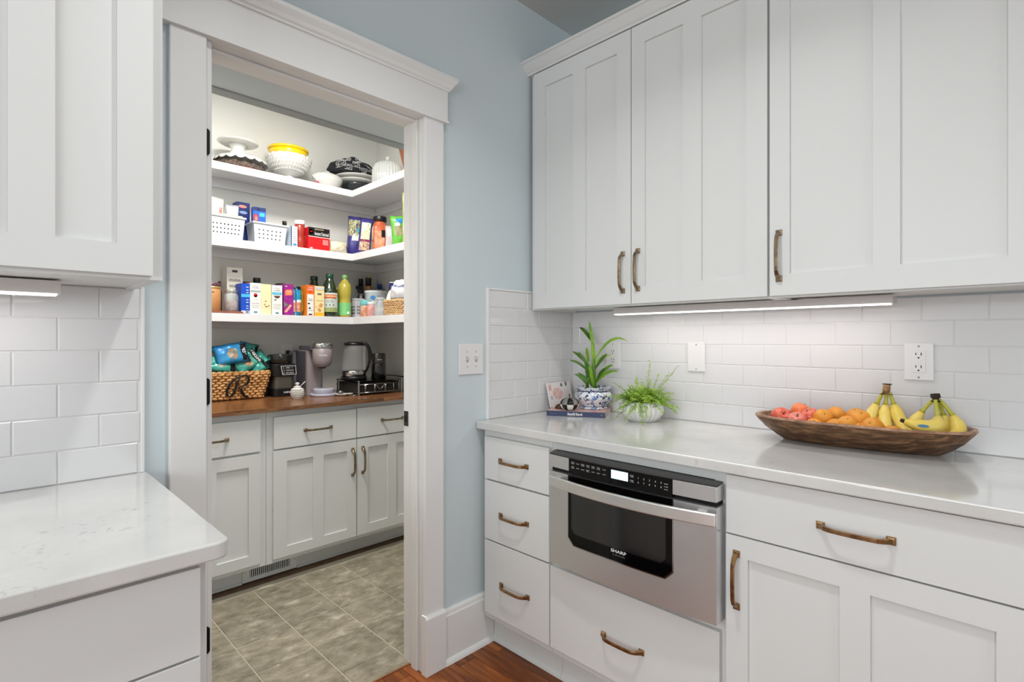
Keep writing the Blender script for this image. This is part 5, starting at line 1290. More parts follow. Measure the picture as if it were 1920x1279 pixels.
g = G(); g.lathe((0, 0, 0.004), [(0.032, 0), (0.034, 0.004), (0.034, 0.10), (0.028, 0.13), (0.018, 0.160), (0.018, 0.164)], 20, Mr); b = obj('body', g, mat('lotion_white', (222, 220, 214), 0.35), t)
g = G(); g.lathe((0, 0, 0.004), [(0.0215, 0.160), (0.0225, 0.163), (0.0215, 0.204)], 20, Mr); c_ = obj('cap', g, mat('navy_cap2', (24, 36, 92), 0.35), t)
g = G(); g.lathe((0, 0, 0.004), [(0.0217, 0.2045), (0.0217, 0.209), (0.019, 0.211)], 20, Mr); obj('cap_top', g, INK, c_)

def weave(par, P0, P1, P2, P3, rows, cols, r, m, name='woven_strands', seed=0):
    """over-under strands on the wall quad P0 P1 (bottom) P3 P2 (top): fat overlapping slanted strands, one joined piece"""
    rw = random.Random(seed); g = G(); P0, P1, P2, P3 = map(Vector, (P0, P1, P2, P3))
    n = (P1-P0).cross(P3-P0).normalized()
    for j in range(rows):
        v0 = j/rows; v1 = (j+1)/rows; v = (v0+v1)/2
        A = P0.lerp(P3, v); B = P1.lerp(P2, v); up_ = (P3-P0)/rows
        for i in range(-1, cols+1):
            u0 = (i+(0.5 if j % 2 else 0)); u1 = u0+1.12
            if u1 <= 0.05 or u0 >= cols-0.05: continue
            u0 = max(u0, 0); u1 = min(u1, cols)
            a = A.lerp(B, u0/cols)-up_*0.22*(1 if j % 2 else -1); b = A.lerp(B, u1/cols)+up_*0.22*(1 if j % 2 else -1)
            jt = rw.uniform(-0.1, 0.1)*up_.length
            mid = (a+b)/2+n*(r*0.9)+Vector((0, 0, jt))
            g.tube([a-n*r*0.6, a.lerp(mid, 0.55)+n*r*0.30, mid, b.lerp(mid, 0.55)+n*r*0.30, b-n*r*0.6], [r*0.55, r*0.95, r*rw.uniform(0.95, 1.1), r*0.95, r*0.55], 6, 0.75, up=n)
    return obj(name, g, m, par, kind='stuff')
def wicker(nm, label, x0, x1, y0, y1, z0, h, rows, cf, cs, r, m, taper, inner):
    t = thing(nm, ((x0+x1)/2, (y0+y1)/2, z0), label, 'basket')
    T = taper; a = [(x0+T, y0+T*0.4, z0+r*0.6), (x1-T, y0+T*0.4, z0+r*0.6), (x1-T, y1-T*0.4, z0+r*0.6), (x0+T, y1-T*0.4, z0+r*0.6)]; b = [(x0, y0, z0+h), (x1, y0, z0+h), (x1, y1, z0+h), (x0, y1, z0+h)]
    for k, (nm_, c) in enumerate((('woven_front', cf), ('woven_side', cs), ('woven_back', cf), ('woven_side', cs))):
        n = (k+1) % 4; weave(t, a[k], a[n], b[n], b[k], rows, c, r, m, nm_, seed=k)
    g = G(); e = 0.004
    ai = [(a[0][0]+e, a[0][1]+e), (a[1][0]-e, a[1][1]+e), (a[2][0]-e, a[2][1]-e), (a[3][0]+e, a[3][1]-e)]; bi = [(x0+e, y0+e), (x1-e, y0+e), (x1-e, y1-e), (x0+e, y1-e)]
    g.add([(p[0], p[1], z0+0.002) for p in ai]+[(p[0], p[1], z0+h*0.97) for p in bi], [(0, 3, 2, 1)]+[(k, (k+1) % 4, 4+(k+1) % 4, 4+k) for k in range(4)]); obj('liner', g, inner, t)
    g = G(); q = [Vector((b[k][0], b[k][1], z0+h+r*0.2)) for k in range(4)]
    for k in range(4):
        A = q[k]; B = q[(k+1) % 4]; N_ = max(4, int((B-A).length/(r*3.2)))
        for i in range(N_):
            s = A.lerp(B, i/N_); e_ = A.lerp(B, (i+1.25)/N_) if i < N_-1 else B
            g.tube([s-Vector((0, 0, r*0.4)), (s+e_)/2+Vector((0, 0, r*0.3)), e_+Vector((0, 0, r*0.1))], [r*0.7, r*1.05, r*0.7], 6)
    obj('braided_rim', g, m, t, kind='stuff')
    return t
LWICK = mat('pale_wicker', (214, 178, 132), 0.7, n2=(186, 146, 100), nscale=40)
wicker('wicker_basket', 'small pale wicker basket at the right end of the lowest pantry shelf', 1.722, 1.870, 2.620, 2.818, Z1, 0.088, 8, 6, 9, 0.0058, LWICK, 0.012, mat('wicker_inner', (170, 136, 98), 0.9))
g = G(); rr = random.Random(5)
g.sphere((1.795, 2.735, Z1+0.140), 0.064, 20, 14, sx=0.95, sy=1.18, sz=1.15, fn=lambda a, p_: 1+0.10*math.sin(4*a+3*p_)+0.06*math.sin(7*a-4*p_)+0.05*math.sin(9*p_+2*a))
g.v = [Vector((v.x, v.y, max(v.z, Z1+0.095))) for v in g.v]
tl = thing('kitchen_towel', (1.795, 2.735, Z1+0.095), 'crumpled white towel with blue stripes lying in the small wicker basket', 'towel')
b = obj('cloth', g, mat('towel_white', (224, 222, 224), 0.85, n2=(206, 204, 208), nscale=20), tl)
for (dz, m_) in ((0.045, 'a'), (0.058, 'b')):
    g = G(); pts = []
    for i in range(13):
        a = -PI/2-1.5+2.4*i/12; ph = 0.45+ (0.10 if m_ == 'b' else 0); k = (1+0.10*math.sin(4*a+3*ph)+0.06*math.sin(7*a-4*ph)+0.05*math.sin(9*ph+2*a))*1.012
        pts.append((1.795+0.064*k*0.95*math.cos(ph)*math.cos(a), 2.735+0.064*k*1.18*math.cos(ph)*math.sin(a), Z1+0.140+0.064*1.15*math.sin(ph)*k))
    g.tube(pts, 0.0032, 6, 0.4); obj('blue_stripe', g, mat('stripe_blue', (62, 96, 160), 0.8), tl)

# ---- middle shelf
t, b = bin_('plastic_bin', 'white holed bin at the left end of the middle shelf, holding a flour bag', 0.840, 1.048, 3.176, 3.300, Z2, 0.128, BINW, 0.010, group='white bins on the middle shelf')
bin_holes(b, 0.860, 1.048, 3.176, 3.300, Z2, 0.118, 0.010, 8, 3, True); bx_ = b
t, b = bin_('plastic_bin', 'white holed bin second from the left on the middle shelf', 1.094, 1.284, 3.176, 3.300, Z2, 0.120, BINW, 0.010, group='white bins on the middle shelf')
bin_holes(b, 1.094, 1.284, 3.176, 3.300, Z2, 0.112, 0.010, 6, 3, True)
for j in range(9):
    for i in range(7):
        v = 0.12+0.085*j; y = 3.194+0.014*i; x = 1.094+0.010*(1-v)
        decal('hole', mat('slot_shadow', (120, 126, 136), 0.6), b, (x, y, Z2+v*0.112), (0, -1, 0), (-0.010/0.112, 0, 1), 0.004, 0.006, 0.0005, 0.0004, CIRC)
t, b, M_, S_ = pouch('flour_bag', 'white flour bag with red lettering standing in the left bin', (0.905, 3.245, Z2+0.03), 0.115, 0.205, 0.07, mat('flour_paper', (212, 206, 198), 0.6), seed=3)
text('KING', mat('red_ink', (190, 34, 36), 0.4), b, (0.930, 3.204, Z2+0.150), (0, 0, 1), (-1, 0, 0), 0.045, 0.016, 0.0006, 0.02)
t, b, M_, S_ = pouch('plastic_bag', 'crumpled clear plastic bag beside the flour bag', (0.998, 3.235, Z2+0.04), 0.070, 0.165, 0.06, mat('grey_film', (188, 190, 198), 0.2, coat=0.4), seed=4, crimp=False)
g = G(); g.box(0.868, 1.040, 3.190, 3.194, Z2+0.110, Z2+0.139, Matrix.Identity(4)); obj('paper_sleeve', g, mat('pale_green_paper', (206, 210, 156), 0.5), None, 0.001, label='pale green paper edge along the front of the left bin', cat='paper')
bottle('bottle', 'bottle with a round black cap standing at the back of the left bin', 0.965, 3.350, Z2, [(0.018, 0), (0.019, 0.003), (0.019, 0.190), (0.012, 0.215), (0.012, 0.222)], mat('smoke_grey', (96, 98, 98), 0.3), [(0.013, 0.220), (0.0145, 0.226), (0.0145, 0.244), (0.011, 0.250), (0, 0.251)], BLACK)
NV = mat('navy_print', (24, 40, 96), 0.35)
t, b, band, word = carton('food_box', 'navy box with pink and grey print tucked between the two bins', 1.047, 1.120, 3.312, 3.380, Z2, 2.062, NV, ang=0.03)
band(0.90, 0.07, mat('salmon_ink', (226, 130, 120), 0.4), 0.45, 0.62, CIRC); band(0.76, 0.07, mat('slate_ink', (130, 150, 190), 0.4), 0.5, 0.62, CIRC)
t, b, band, word = carton('food_box', 'bright blue cereal-like box with gold stripes standing in the second bin', 1.112, 1.182, 3.238, 3.280, Z2+0.005, 2.030, mat('vivid_blue', (26, 92, 190), 0.35), ang=-0.08)
band(0.945, 0.10, NV); band(0.945, 0.10, mat('gold_ink', (214, 178, 80), 0.4), 0.42, 0.16); band(0.70, 0.22, REDI, 0.22, 0.42, CIRC); band(0.69, 0.14, INK, 0.22, 0.26, CIRC); band(0.80, 0.10, mat('sky_blue_ink', (70, 176, 226), 0.4), 0.70, 0.4)
bottle('bottle', 'bottle with a square black cap at the right end of the second bin', 1.308, 3.275, Z2, [(0.013, 0), (0.014, 0.003), (0.014, 0.128), (0.011, 0.138)], mat('pale_clear', (200, 206, 208), 0.2), [(0.0135, 0.137), (0.0135, 0.166), (0.0125, 0.168)], BLACK, n=4)
t, b, band, word = carton('food_box', 'slim white and blue box with a navy spine right of the second bin', 1.306, 1.346, 3.176, 3.250, Z2, 1.938, mat('pale_blue_white', (206, 220, 232), 0.4))
band(0.5, 1.0, NV, 0.07, 0.14); band(0.12, 0.10, mat('logo_blue', (52, 132, 196), 0.35), 0.6, 0.6, CIRC)
for v in (0.85, 0.72, 0.62, 0.5, 0.4, 0.3): band(v, 0.02, GREYINK, 0.58, 0.6)
t = thing('spice_bottle', (1.380, 3.225, Z2), 'red spice bottle with a white cap beside the red box', 'bottle')
g = G(); g.lathe((1.380, 3.225, Z2), [(0.028, 0), (0.030, 0.004), (0.030, 0.055), (0.026, 0.075), (0.030, 0.095), (0.031, 0.140), (0.026, 0.150)], 24); b = obj('body', g, mat('red_spice', (166, 52, 40), 0.25, coat=0.5), t)
g = G(); g.lathe((1.380, 3.225, Z2), [(0.030, 0.149), (0.031, 0.151), (0.031, 0.172), (0.029, 0.174)], 24); obj('cap', g, INK, t)
t, b, band, word = carton('food_box', 'red and black box with white script lettering on the middle shelf', 1.412, 1.549, 3.172, 3.262, Z2, 1.948, mat('carton_red', (206, 28, 34), 0.35))
band(0.80, 0.40, mat('box_black', (24, 20, 22), 0.35)); word('KIRKLAND', 0.93, mat('label_cream_ink', (240, 220, 170), 0.4), 0.42, 0.045); word('Instant Oatmeal', 0.74, INK, 0.66, 0.16, 0.62)
band(0.585, 0.035, mat('pinkish_white_ink', (236, 206, 204), 0.4)); band(0.80, 0.24, REDI, 0.13, 0.20, CIRC); band(0.80, 0.20, mat('pinkish_white_ink', (236, 206, 204), 0.4), 0.13, 0.17, CIRC); word('NEW', 0.80, REDI, 0.12, 0.07, 0.13)
for v in (0.46, 0.40, 0.34, 0.28): band(v, 0.022, mat('pinkish_white_ink', (236, 206, 204), 0.4), 0.80, 0.26)
band(0.06, 0.05, mat('pinkish_white_ink', (236, 206, 204), 0.4), 0.13, 0.12)
t, b, M_, S_ = pouch('pasta_bag', 'clear bag of pale pasta lying beside the red box', (1.625, 3.215, Z2), 0.135, 0.080, 0.07, mat('pale_pasta', (214, 204, 172), 0.35, n2=(236, 230, 208), nscale=45, bump=0.8, bscale=90, coat=0.4), seed=6, crimp=False)
# pouches standing on the right-hand run, faces towards the door
def stand(nm, lb, c, w_, h_, th, m, ang, lean, seed, **k):
    M = Matrix.Translation(c) @ Matrix.Rotation(ang, 4, 'Z') @ Matrix.Rotation(lean, 4, 'Y')
    return pouch(nm, lb, c, w_, h_, th, m, M=M, seed=seed, **k)
NUT = mat('nut_print', (214, 208, 160), 0.35, n2=(70, 84, 50), nscale=95); VIO = mat('violet_foil', (62, 56, 128), 0.3)
t, b, M_, S_ = stand('snack_bag', 'speckled nut bag with a purple lower half, leftmost on the right-hand middle shelf', (1.752, 3.235, Z2), 0.105, 0.262, 0.045, VIO, -0.55, 0.06, 7, group='snack bags on the middle shelf')
patch('printed_nuts', NUT, b, M_, S_, 0.05, 0.95, 0.50, 0.97); patch('white_panel', INK, b, M_, S_, 0.30, 0.98, 0.38, 0.55); patch('blue_spot', CYA, b, M_, S_, 0.60, 0.90, 0.60, 0.70)
t, b, M_, S_ = stand('snack_bag', 'purple-topped trail mix bag with a pale green oval, second on the right-hand shelf', (1.762, 3.130, Z2), 0.085, 0.240, 0.045, VIO, -0.55, 0.10, 8, group='snack bags on the middle shelf')
patch('pale_oval', mat('pale_green_print', (204, 214, 158), 0.35, n2=(226, 228, 196), nscale=30), b, M_, S_, 0.15, 0.85, 0.40, 0.86); patch('printed_nuts', mat('brown_nut_print', (150, 100, 70), 0.4, n2=(226, 206, 176), nscale=60), b, M_, S_, 0.12, 0.88, 0.10, 0.34); patch('print_line', REDI, b, M_, S_, 0.12, 0.88, 0.36, 0.385)
t = thing('spice_jar', (1.80, 2.945, Z2), 'large square jar of orange-red spice with a black lid', 'jar')
Mj = Matrix.Translation((1.800, 2.990, Z2)) @ Matrix.Rotation(-0.35, 4, 'Z')
def rring(r, h, k=0.78): return None
g = G(); n = 32; SQ = lambda a, z, r: 1.0/max(abs(math.cos(a)), abs(math.sin(a)))**0.75 if z < 0.165 else 1
g.lathe((0, 0, 0), [(0.046, 0), (0.048, 0.005), (0.048, 0.145), (0.046, 0.160), (0.036, 0.185), (0.036, 0.196)], 32, Mj, fn=SQ); b = obj('body', g, mat('chili_powder', (196, 96, 60), 0.2, n2=(178, 78, 44), nscale=20, coat=0.8), t)
g = G(); g.lathe((0, 0, 0), [(0.042, 0.196), (0.043, 0.198), (0.043, 0.224), (0.041, 0.227)], 28, Mj); obj('lid', g, BLACK, t)
g = G(); g.box(-0.043, 0.020, -0.0515, -0.0490, 0.02, 0.13, Mj); lb_ = obj('label', g, mat('chili_label', (214, 120, 84), 0.4, n2=(230, 170, 140), nscale=30), b)
g = G(); g.box(0.0, 0.046, -0.0525, -0.0500, 0.09, 0.135, Mj); obj('dark_label', g, BLACK, b)
t, b, M_, S_ = stand('plastic_bag', 'clear crinkled bag between the spice jar and the green bag', (1.790, 2.850, Z2), 0.065, 0.150, 0.04, mat('grey_film2', (176, 180, 184), 0.15, coat=0.5, n2=(206, 176, 176), nscale=14), -0.7, 0.0, 9, crimp=False)
t, b, M_, S_ = stand('snack_bag', 'green, blue and white bag near the door frame on the middle shelf', (1.790, 2.735, Z2), 0.095, 0.192, 0.05, mat('leaf_green_foil', (94, 168, 60), 0.3), -0.6, -0.10, 10, group='snack bags on the middle shelf')
patch('window', mat('grain_window', (170, 156, 124), 0.4, n2=(120, 110, 90), nscale=80), b, M_, S_, 0.2, 0.9, 0.36, 0.66); patch('blue_print', mat('logo_blue', (52, 132, 196), 0.35), b, M_, S_, 0.35, 0.80, 0.74, 0.90); patch('white_print', INK, b, M_, S_, 0.25, 0.60, 0.66, 0.76)
t, b, M_, S_ = stand('snack_bag', 'tall olive green bag half hidden by the right door jamb', (1.800, 2.640, Z2), 0.105, 0.315, 0.055, mat('olive_foil', (150, 160, 84), 0.35, n2=(206, 212, 170), nscale=8), -0.6, 0.0, 11, group='snack bags on the middle shelf')

# ---- highest shelf
MILK = mat('milk_glass', (212, 211, 207), 0.22, coat=0.3)
t = thing('wood_slice', (1.05, 3.30, Z3), 'round wooden slice with dark bark on the highest shelf, under the ruffled plate', 'board')
g = G(); g.lathe((1.055, 3.30, Z3), [(0.137, 0), (0.138, 0.001), (0.138, 0.004)], 40, fn=lambda a, z, r: 1+0.02*math.sin(5*a)); obj('cut_face', g, mat('cut_wood_red', (176, 108, 80), 0.6, n2=(140, 82, 60), nscale=20), t)
g = G(); g.lathe((1.055, 3.30, Z3), [(0.136, 0.0042), (0.139, 0.008), (0.141, 0.020), (0.137, 0.038), (0, 0.038)], 60, fn=lambda a, z, r: 1+0.02*math.sin(5*a)+0.008*math.sin(31*a+z*300)); obj('bark', g, BARK, t)
t = thing('ruffled_plate', (1.06, 3.29, Z3+0.038), 'white milk glass plate with a drooping ruffled edge on the wood slice', 'plate')
g = G(); g.lathe((1.062, 3.280, Z3+0.0385), [(0.040, 0), (0.042, 0.001), (0.052, 0.022), (0.090, 0.034), (0.118, 0.033), (0.134, 0.022), (0.144, 0.004), (0.141, 0.005), (0.131, 0.026), (0.116, 0.037), (0.09, 0.038), (0, 0.034)], 144)
for v in g.v:
    dx_ = v.x-1.062; dy_ = v.y-3.280; r_ = math.hypot(dx_, dy_); a_ = math.atan2(dy_, dx_)
    if r_ > 0.125:
        k_ = abs(math.sin(9*a_)); q_ = (r_-0.125)/0.019; v.z += 0.014*(1-k_)*q_; f_ = 1+0.03*k_*q_; v.x = 1.062+dx_*f_; v.y = 3.280+dy_*f_
obj('plate', g, MILK, t)
t = thing('cake_stand', (1.04, 3.28, Z3+0.075), 'small plain white cake stand, topmost at the left of the highest shelf', 'cake stand')
g = G(); g.lathe((1.045, 3.285, Z3+0.0770), [(0.050, 0), (0.050, 0.010), (0.046, 0.026), (0.036, 0.040), (0.034, 0.052), (0.040, 0.064), (0.050, 0.078)], 32); obj('foot', g, MILK, t)
g = G(); g.lathe((1.045, 3.285, Z3+0.0552), [(0.050, 0.100), (0.085, 0.103), (0.100, 0.107), (0.108, 0.114), (0.106, 0.116), (0.098, 0.111), (0, 0.108)], 44); obj('plate', g, MILK, t)
t = thing('pedestal_bowl', (1.335, 3.285, Z3), 'white hobnail milk glass pedestal bowl holding the yellow dish', 'bowl')
g = G(); g.lathe((1.340, 3.285, Z3), [(0.040, 0), (0.041, 0.003), (0.022, 0.012), (0.020, 0.030), (0.030, 0.040)], 32); obj('foot', g, MILK, t)
def HOB(a, z, r): return 1+0.020*abs(math.sin(20*a+ (0.5 if int(z*90) % 2 else 0)))*(1 if z < 0.14 else 0)+(0.03*math.sin(18*a) if z >= 0.145 else 0)
prb = [(0.030, 0.040), (0.052, 0.048), (0.078, 0.062), (0.098, 0.078), (0.113, 0.096), (0.123, 0.114), (0.129, 0.134), (0.132, 0.150), (0.129, 0.152), (0.124, 0.132), (0.110, 0.102), (0.085, 0.075), (0.05, 0.058), (0, 0.054)]
g = G(); g.lathe((1.340, 3.285, Z3), prb, 160, fn=HOB); b = obj('bowl', g, MILK, t)
g = G()
for j, (r_, z_) in enumerate(((0.083, 0.066), (0.102, 0.083), (0.115, 0.102), (0.124, 0.120), (0.129, 0.138))):
    for i in range(36):
        a = 2*PI*(i+0.5*(j % 2))/36; g.sphere((1.340+r_*math.cos(a), 3.285+r_*math.sin(a), Z3+z_), 0.0058, 7, 5)
obj('hobnails', g, MILK, t, kind='stuff')
t = thing('yellow_bowl', (1.335, 3.285, Z3+0.10), 'glossy yellow bowl nested in the white pedestal bowl', 'bowl')
YEL = mat('yellow_glaze', (240, 198, 8), 0.15, coat=0.6)
g = G(); g.lathe((1.335, 3.285, Z3+0.080), [(0.040, 0), (0.045, 0.002), (0.080, 0.030), (0.104, 0.060), (0.112, 0.092), (0.111, 0.110), (0.108, 0.110), (0.106, 0.094), (0.095, 0.062), (0.05, 0.02), (0, 0.015)], 44); b = obj('bowl', g, YEL, t)
g = G(); g.lathe((1.335, 3.285, Z3+0.080), [(0.1125, 0.106), (0.1185, 0.112), (0.1195, 0.119), (0.1150, 0.124), (0.109, 0.122), (0.108, 0.110)], 44); obj('rim', g, YEL, t)
g = G(); g.sphere((1.472, 3.185, Z3+0.010), 0.014, 12, 8, sz=0.7); obj('ornament', g, mat('dull_pink', (178, 82, 98), 0.5), None, label='tiny dull pink ornament beside the white lidded dish', cat='ornament')
t = thing('covered_dish', (1.575, 3.240, Z3), 'white covered gravy dish with a handle at the front of the highest shelf', 'dish')
g = G(); g.lathe((1.570, 3.245, Z3), [(0.045, 0), (0.048, 0.003), (0.062, 0.020), (0.074, 0.045), (0.080, 0.066), (0.079, 0.068)], 36, sx=1.25, sy=0.95); obj('dish', g, MILK, t)
g = G(); g.lathe((1.570, 3.245, Z3), [(0.081, 0.0685), (0.079, 0.073), (0.060, 0.088), (0.032, 0.100), (0.014, 0.104), (0.012, 0.112), (0, 0.113)], 36, sx=1.25, sy=0.95); obj('lid', g, MILK, t)
g = G(); g.tube([(1.468, 3.235, Z3+0.062), (1.478, 3.225, Z3+0.048), (1.492, 3.225, Z3+0.030), (1.505, 3.232, Z3+0.022)], [0.010, 0.008, 0.007, 0.007], 8, 0.6); obj('handle', g, MILK, t)
g = G(); g.lathe((1.795, 3.285, Z3), [(0.070, 0), (0.075, 0.003), (0.105, 0.060), (0.112, 0.073), (0.108, 0.073), (0.070, 0.008), (0, 0.006)], 36); obj('dark_bowl', g, mat('dark_glass', (34, 40, 42), 0.08, coat=0.8), None, label='dark glass bowl at the bottom of the plate stack in the shelf corner', cat='bowl')
for (z_, r_, lb) in ((0.0738, 0.132, 'lower white serving plate on the dark bowl'), (0.0985, 0.146, 'upper white serving platter right under the black patterned cloth')):
    g = G(); g.lathe((1.795, 3.285, Z3+z_), [(r_*0.55, 0), (r_*0.6, 0.001), (r_*0.93, 0.016), (r_, 0.022), (r_*0.99, 0.024), (r_*0.9, 0.018), (0, 0.006)], 44); obj('plate', g, MILK, None, label=lb, cat='plate', group='white plates in the shelf corner')
t = thing('patterned_cloth', (1.79, 3.30, Z3+0.124), 'folded black cloth with white geometric lines on top of the white plates', 'cloth')
Z0 = Z3+0.124
def clf(a, p_): return 1+0.07*math.sin(3*a+1.0)+0.05*math.sin(5*a+4*p_)+0.04*math.sin(9*p_+a)
g = G(); g.sphere((1.775, 3.290, Z0+0.035), 0.098, 28, 18, sx=1.75, sy=1.02, sz=0.92, fn=clf)
g.v = [Vector((v.x, min(v.y, 3.41), max(v.z, Z0+0.0005))) for v in g.v]; b = obj('cloth', g, mat('black_cloth', (30, 30, 36), 0.85), t)
def csurf(a, ph, o=0.0012):
    k = clf(a, ph); return Vector((1.775+(0.098+o)*k*1.75*math.cos(ph)*math.cos(a), 3.290+(0.098+o)*k*1.02*math.cos(ph)*math.sin(a), Z0+0.035+(0.098+o)*0.92*math.sin(ph)*k))
LINE = mat('cloth_line_white', (200, 200, 200), 0.8)
for (a, ph) in ((-2.6, 0.12), (-2.30, 0.32), (-2.05, 0.02), (-1.75, 0.30), (-1.62, 0.72), (-1.40, -0.02), (-1.12, 0.25), (-0.95, 0.62), (-0.85, 0.02), (-2.15, 0.75), (-2.55, 0.55), (-0.6, 0.35)):
    for s in (0.17, 0.085):
        g = G(); sq = [(-1, -1), (1, -1), (1, 1), (-1, 1), (-1, -0.4)]
        pts = []
        for i in range(4):
            for q in range(4):
                f = q/4; u = sq[i][0]*(1-f)+sq[i+1][0]*f; v = sq[i][1]*(1-f)+sq[i+1][1]*f; pts.append(csurf(a+u*s*0.75, ph+v*s))
        g.tube(pts, 0.0022, 4, 0.5, up=Vector((math.cos(a), math.sin(a), ph))); obj('woven_line', g, LINE, b)
for a0, p0, a1, p1 in ((-1.9, 0.55, -1.7, 0.42), (-1.7, 0.55, -1.9, 0.42), (-1.3, 0.42, -1.15, 0.52), (-2.45, -0.05, -2.2, 0.1), (-1.6, 0.0, -1.58, 0.18)):
    g = G(); g.tube([csurf(a0+(a1-a0)*k/4, p0+(p1-p0)*k/4) for k in range(5)], 0.003, 4, 0.5); obj('woven_line', g, LINE, b)
t = thing('cake_dome', (1.875, 3.02, Z3), 'ribbed clear glass cake dome with a knob at the right of the highest shelf', 'cake dome')
g = G(); g.lathe((1.875, 3.02, Z3), [(0.095, 0), (0.098, 0.003), (0.098, 0.010), (0.04, 0.012), (0, 0.012)], 32); obj('base_plate', g, MILK, t)
RG = mat('ribbed_glass', (226, 230, 228), 0.08, alpha=0.55, coat=1.0)
g = G(); g.lathe((1.875, 3.02, Z3), [(0.096, 0.0125), (0.098, 0.085), (0.095, 0.140), (0.080, 0.172), (0.050, 0.190), (0.010, 0.197)], 120, fn=lambda a, z, r: 1+0.035*math.sin(30*a)); obj('dome', g, RG, t)
g = G(); g.lathe((1.875, 3.02, Z3), [(0.008, 0.197), (0.007, 0.205), (0.014, 0.216), (0.014, 0.224), (0.006, 0.232), (0, 0.233)], 16); obj('knob', g, RG, t)
g = G(); g.prism([(2.76, Z3), (2.965, Z3), (3.10, Z3+0.34), (2.76, Z3+0.36)], 2.010, 2.024, 'x'); obj('terracotta_board', g, mat('terracotta', (188, 122, 96), 0.7, n2=(166, 100, 76), nscale=20), None, 0.003, label='terracotta-coloured board standing against the right pantry wall behind the cake dome', cat='board')

# ================================================================ PANTRY COUNTER
WICK = mat('wicker_brown', (214, 164, 106), 0.6, n2=(172, 122, 72), nscale=26)
bk = wicker('wicker_basket', 'brown woven basket with a black letter R, full of snack bags, on the butcher block', 0.820, 1.196, 3.212, 3.400, ZC, 0.152, 10, 10, 5, 0.0085, WICK, 0.040, mat('wicker_inner_dark', (110, 78, 48), 0.9))
# the black script R hung on its front
def RP(x, z): return (0.960+x, 3.2165-0.0045-0.028*(z+0.012)/0.152+0.000, ZC+0.012+z)
g = G()
g.tube([RP(*p) for p in [(0.062, 0.112), (0.050, 0.085), (0.046, 0.060), (0.036, 0.030), (0.018, 0.010), (0.004, 0.020), (0.000, 0.045), (0.010, 0.075), (0.030, 0.100), (0.052, 0.118), (0.085, 0.127), (0.108, 0.120), (0.114, 0.100), (0.104, 0.080), (0.082, 0.066), (0.060, 0.062), (0.074, 0.050), (0.086, 0.026), (0.098, 0.006), (0.118, 0.002)]],
        [0.005, 0.0065, 0.0065, 0.0065, 0.0055, 0.006, 0.007, 0.007, 0.006, 0.005, 0.005, 0.006, 0.007, 0.0065, 0.005, 0.0045, 0.006, 0.007, 0.0065, 0.0045], 8, 0.6, up=(0, 1, 0))
obj('letter_R', g, mat('black_letter', (22, 20, 20), 0.5), bk)
TEAL = mat('teal_foil', (30, 132, 122), 0.28, 0.15, n2=(84, 176, 158), nscale=14); BLF = mat('bright_blue_foil', (18, 108, 176), 0.28, 0.15, n2=(66, 160, 208), nscale=10); PRZ = mat('pretzel_print', (196, 146, 100), 0.45, n2=(70, 120, 120), nscale=55)
def snack(lb, c, w_, h_, th, m, rz, rx, ry, seed, txt=False, pic=True):
    M = Matrix.Translation(c) @ Matrix.Rotation(rz, 4, 'Z') @ Matrix.Rotation(rx, 4, 'X') @ Matrix.Rotation(ry, 4, 'Y') @ Matrix.Translation((0, 0, -h_/2))
    t, b, M_, S_ = pouch('snack_bag', lb, c, w_, h_, th, m, M=M, seed=seed, group='snack bags in the brown basket')
    if pic: patch('printed_pretzels', PRZ, b, M_, S_, 0.32, 0.68, 0.18, 0.72, ell=True)
    patch('black_band', BLACK, b, M_, S_, 0.76, 0.95, 0.03, 0.97, 4, 10)
    if txt:
        O = M_ @ (S_(0.855, 0.5, -1)+Vector((0, -0.0035, 0))); xd = (M_.to_3x3() @ Vector((0, 0, 1))); yd = (M_.to_3x3() @ Vector((-1, 0, 0)))
        text("SNYDER'S", INK, b, O, xd, yd, h_*0.74, w_*0.105, 0.001, 0.02)
snack('bright blue snack bag lying on top of the basket heap', (1.000, 3.250, 1.172), 0.185, 0.120, 0.045, BLF, 0.0, -0.30, -0.15, 21, True)
snack('teal snack bag with its black name band slanting at the front of the basket', (1.085, 3.262, 1.122), 0.165, 0.110, 0.045, TEAL, 0.0, -0.30, -0.62, 22, True)
snack('teal snack bag lying flat at the front left of the basket', (0.950, 3.262, 1.110), 0.170, 0.105, 0.050, TEAL, 0.05, -0.55, 0.25, 23)
snack('teal snack bag standing upright at the back of the basket', (1.110, 3.325, 1.165), 0.110, 0.140, 0.040, TEAL, 0.1, -0.10, 0.25, 24, pic=False)
snack('teal snack bag at the right end of the basket heap', (1.160, 3.290, 1.120), 0.110, 0.125, 0.045, TEAL, -0.15, -0.40, 0.9, 25)
snack('teal snack bag with a black edge at the far left of the heap', (0.915, 3.290, 1.150), 0.120, 0.130, 0.045, TEAL, 0.1, -0.20, 0.35, 26, True)
snack('small teal snack bag low at the right front corner of the basket', (1.150, 3.255, 1.092), 0.095, 0.075, 0.035, TEAL, -0.1, -0.3, -0.6, 27, pic=False)

t = thing('wall_outlet', (1.350, 3.43, 1.09), 'white outlet on the pantry wall behind the blender, a black plug in it', 'outlet')
g = G(); g.box(1.342, 1.425, 3.4235, 3.4298, 1.100, 1.222); op = obj('cover_plate', g, PLATE, t, 0.002)
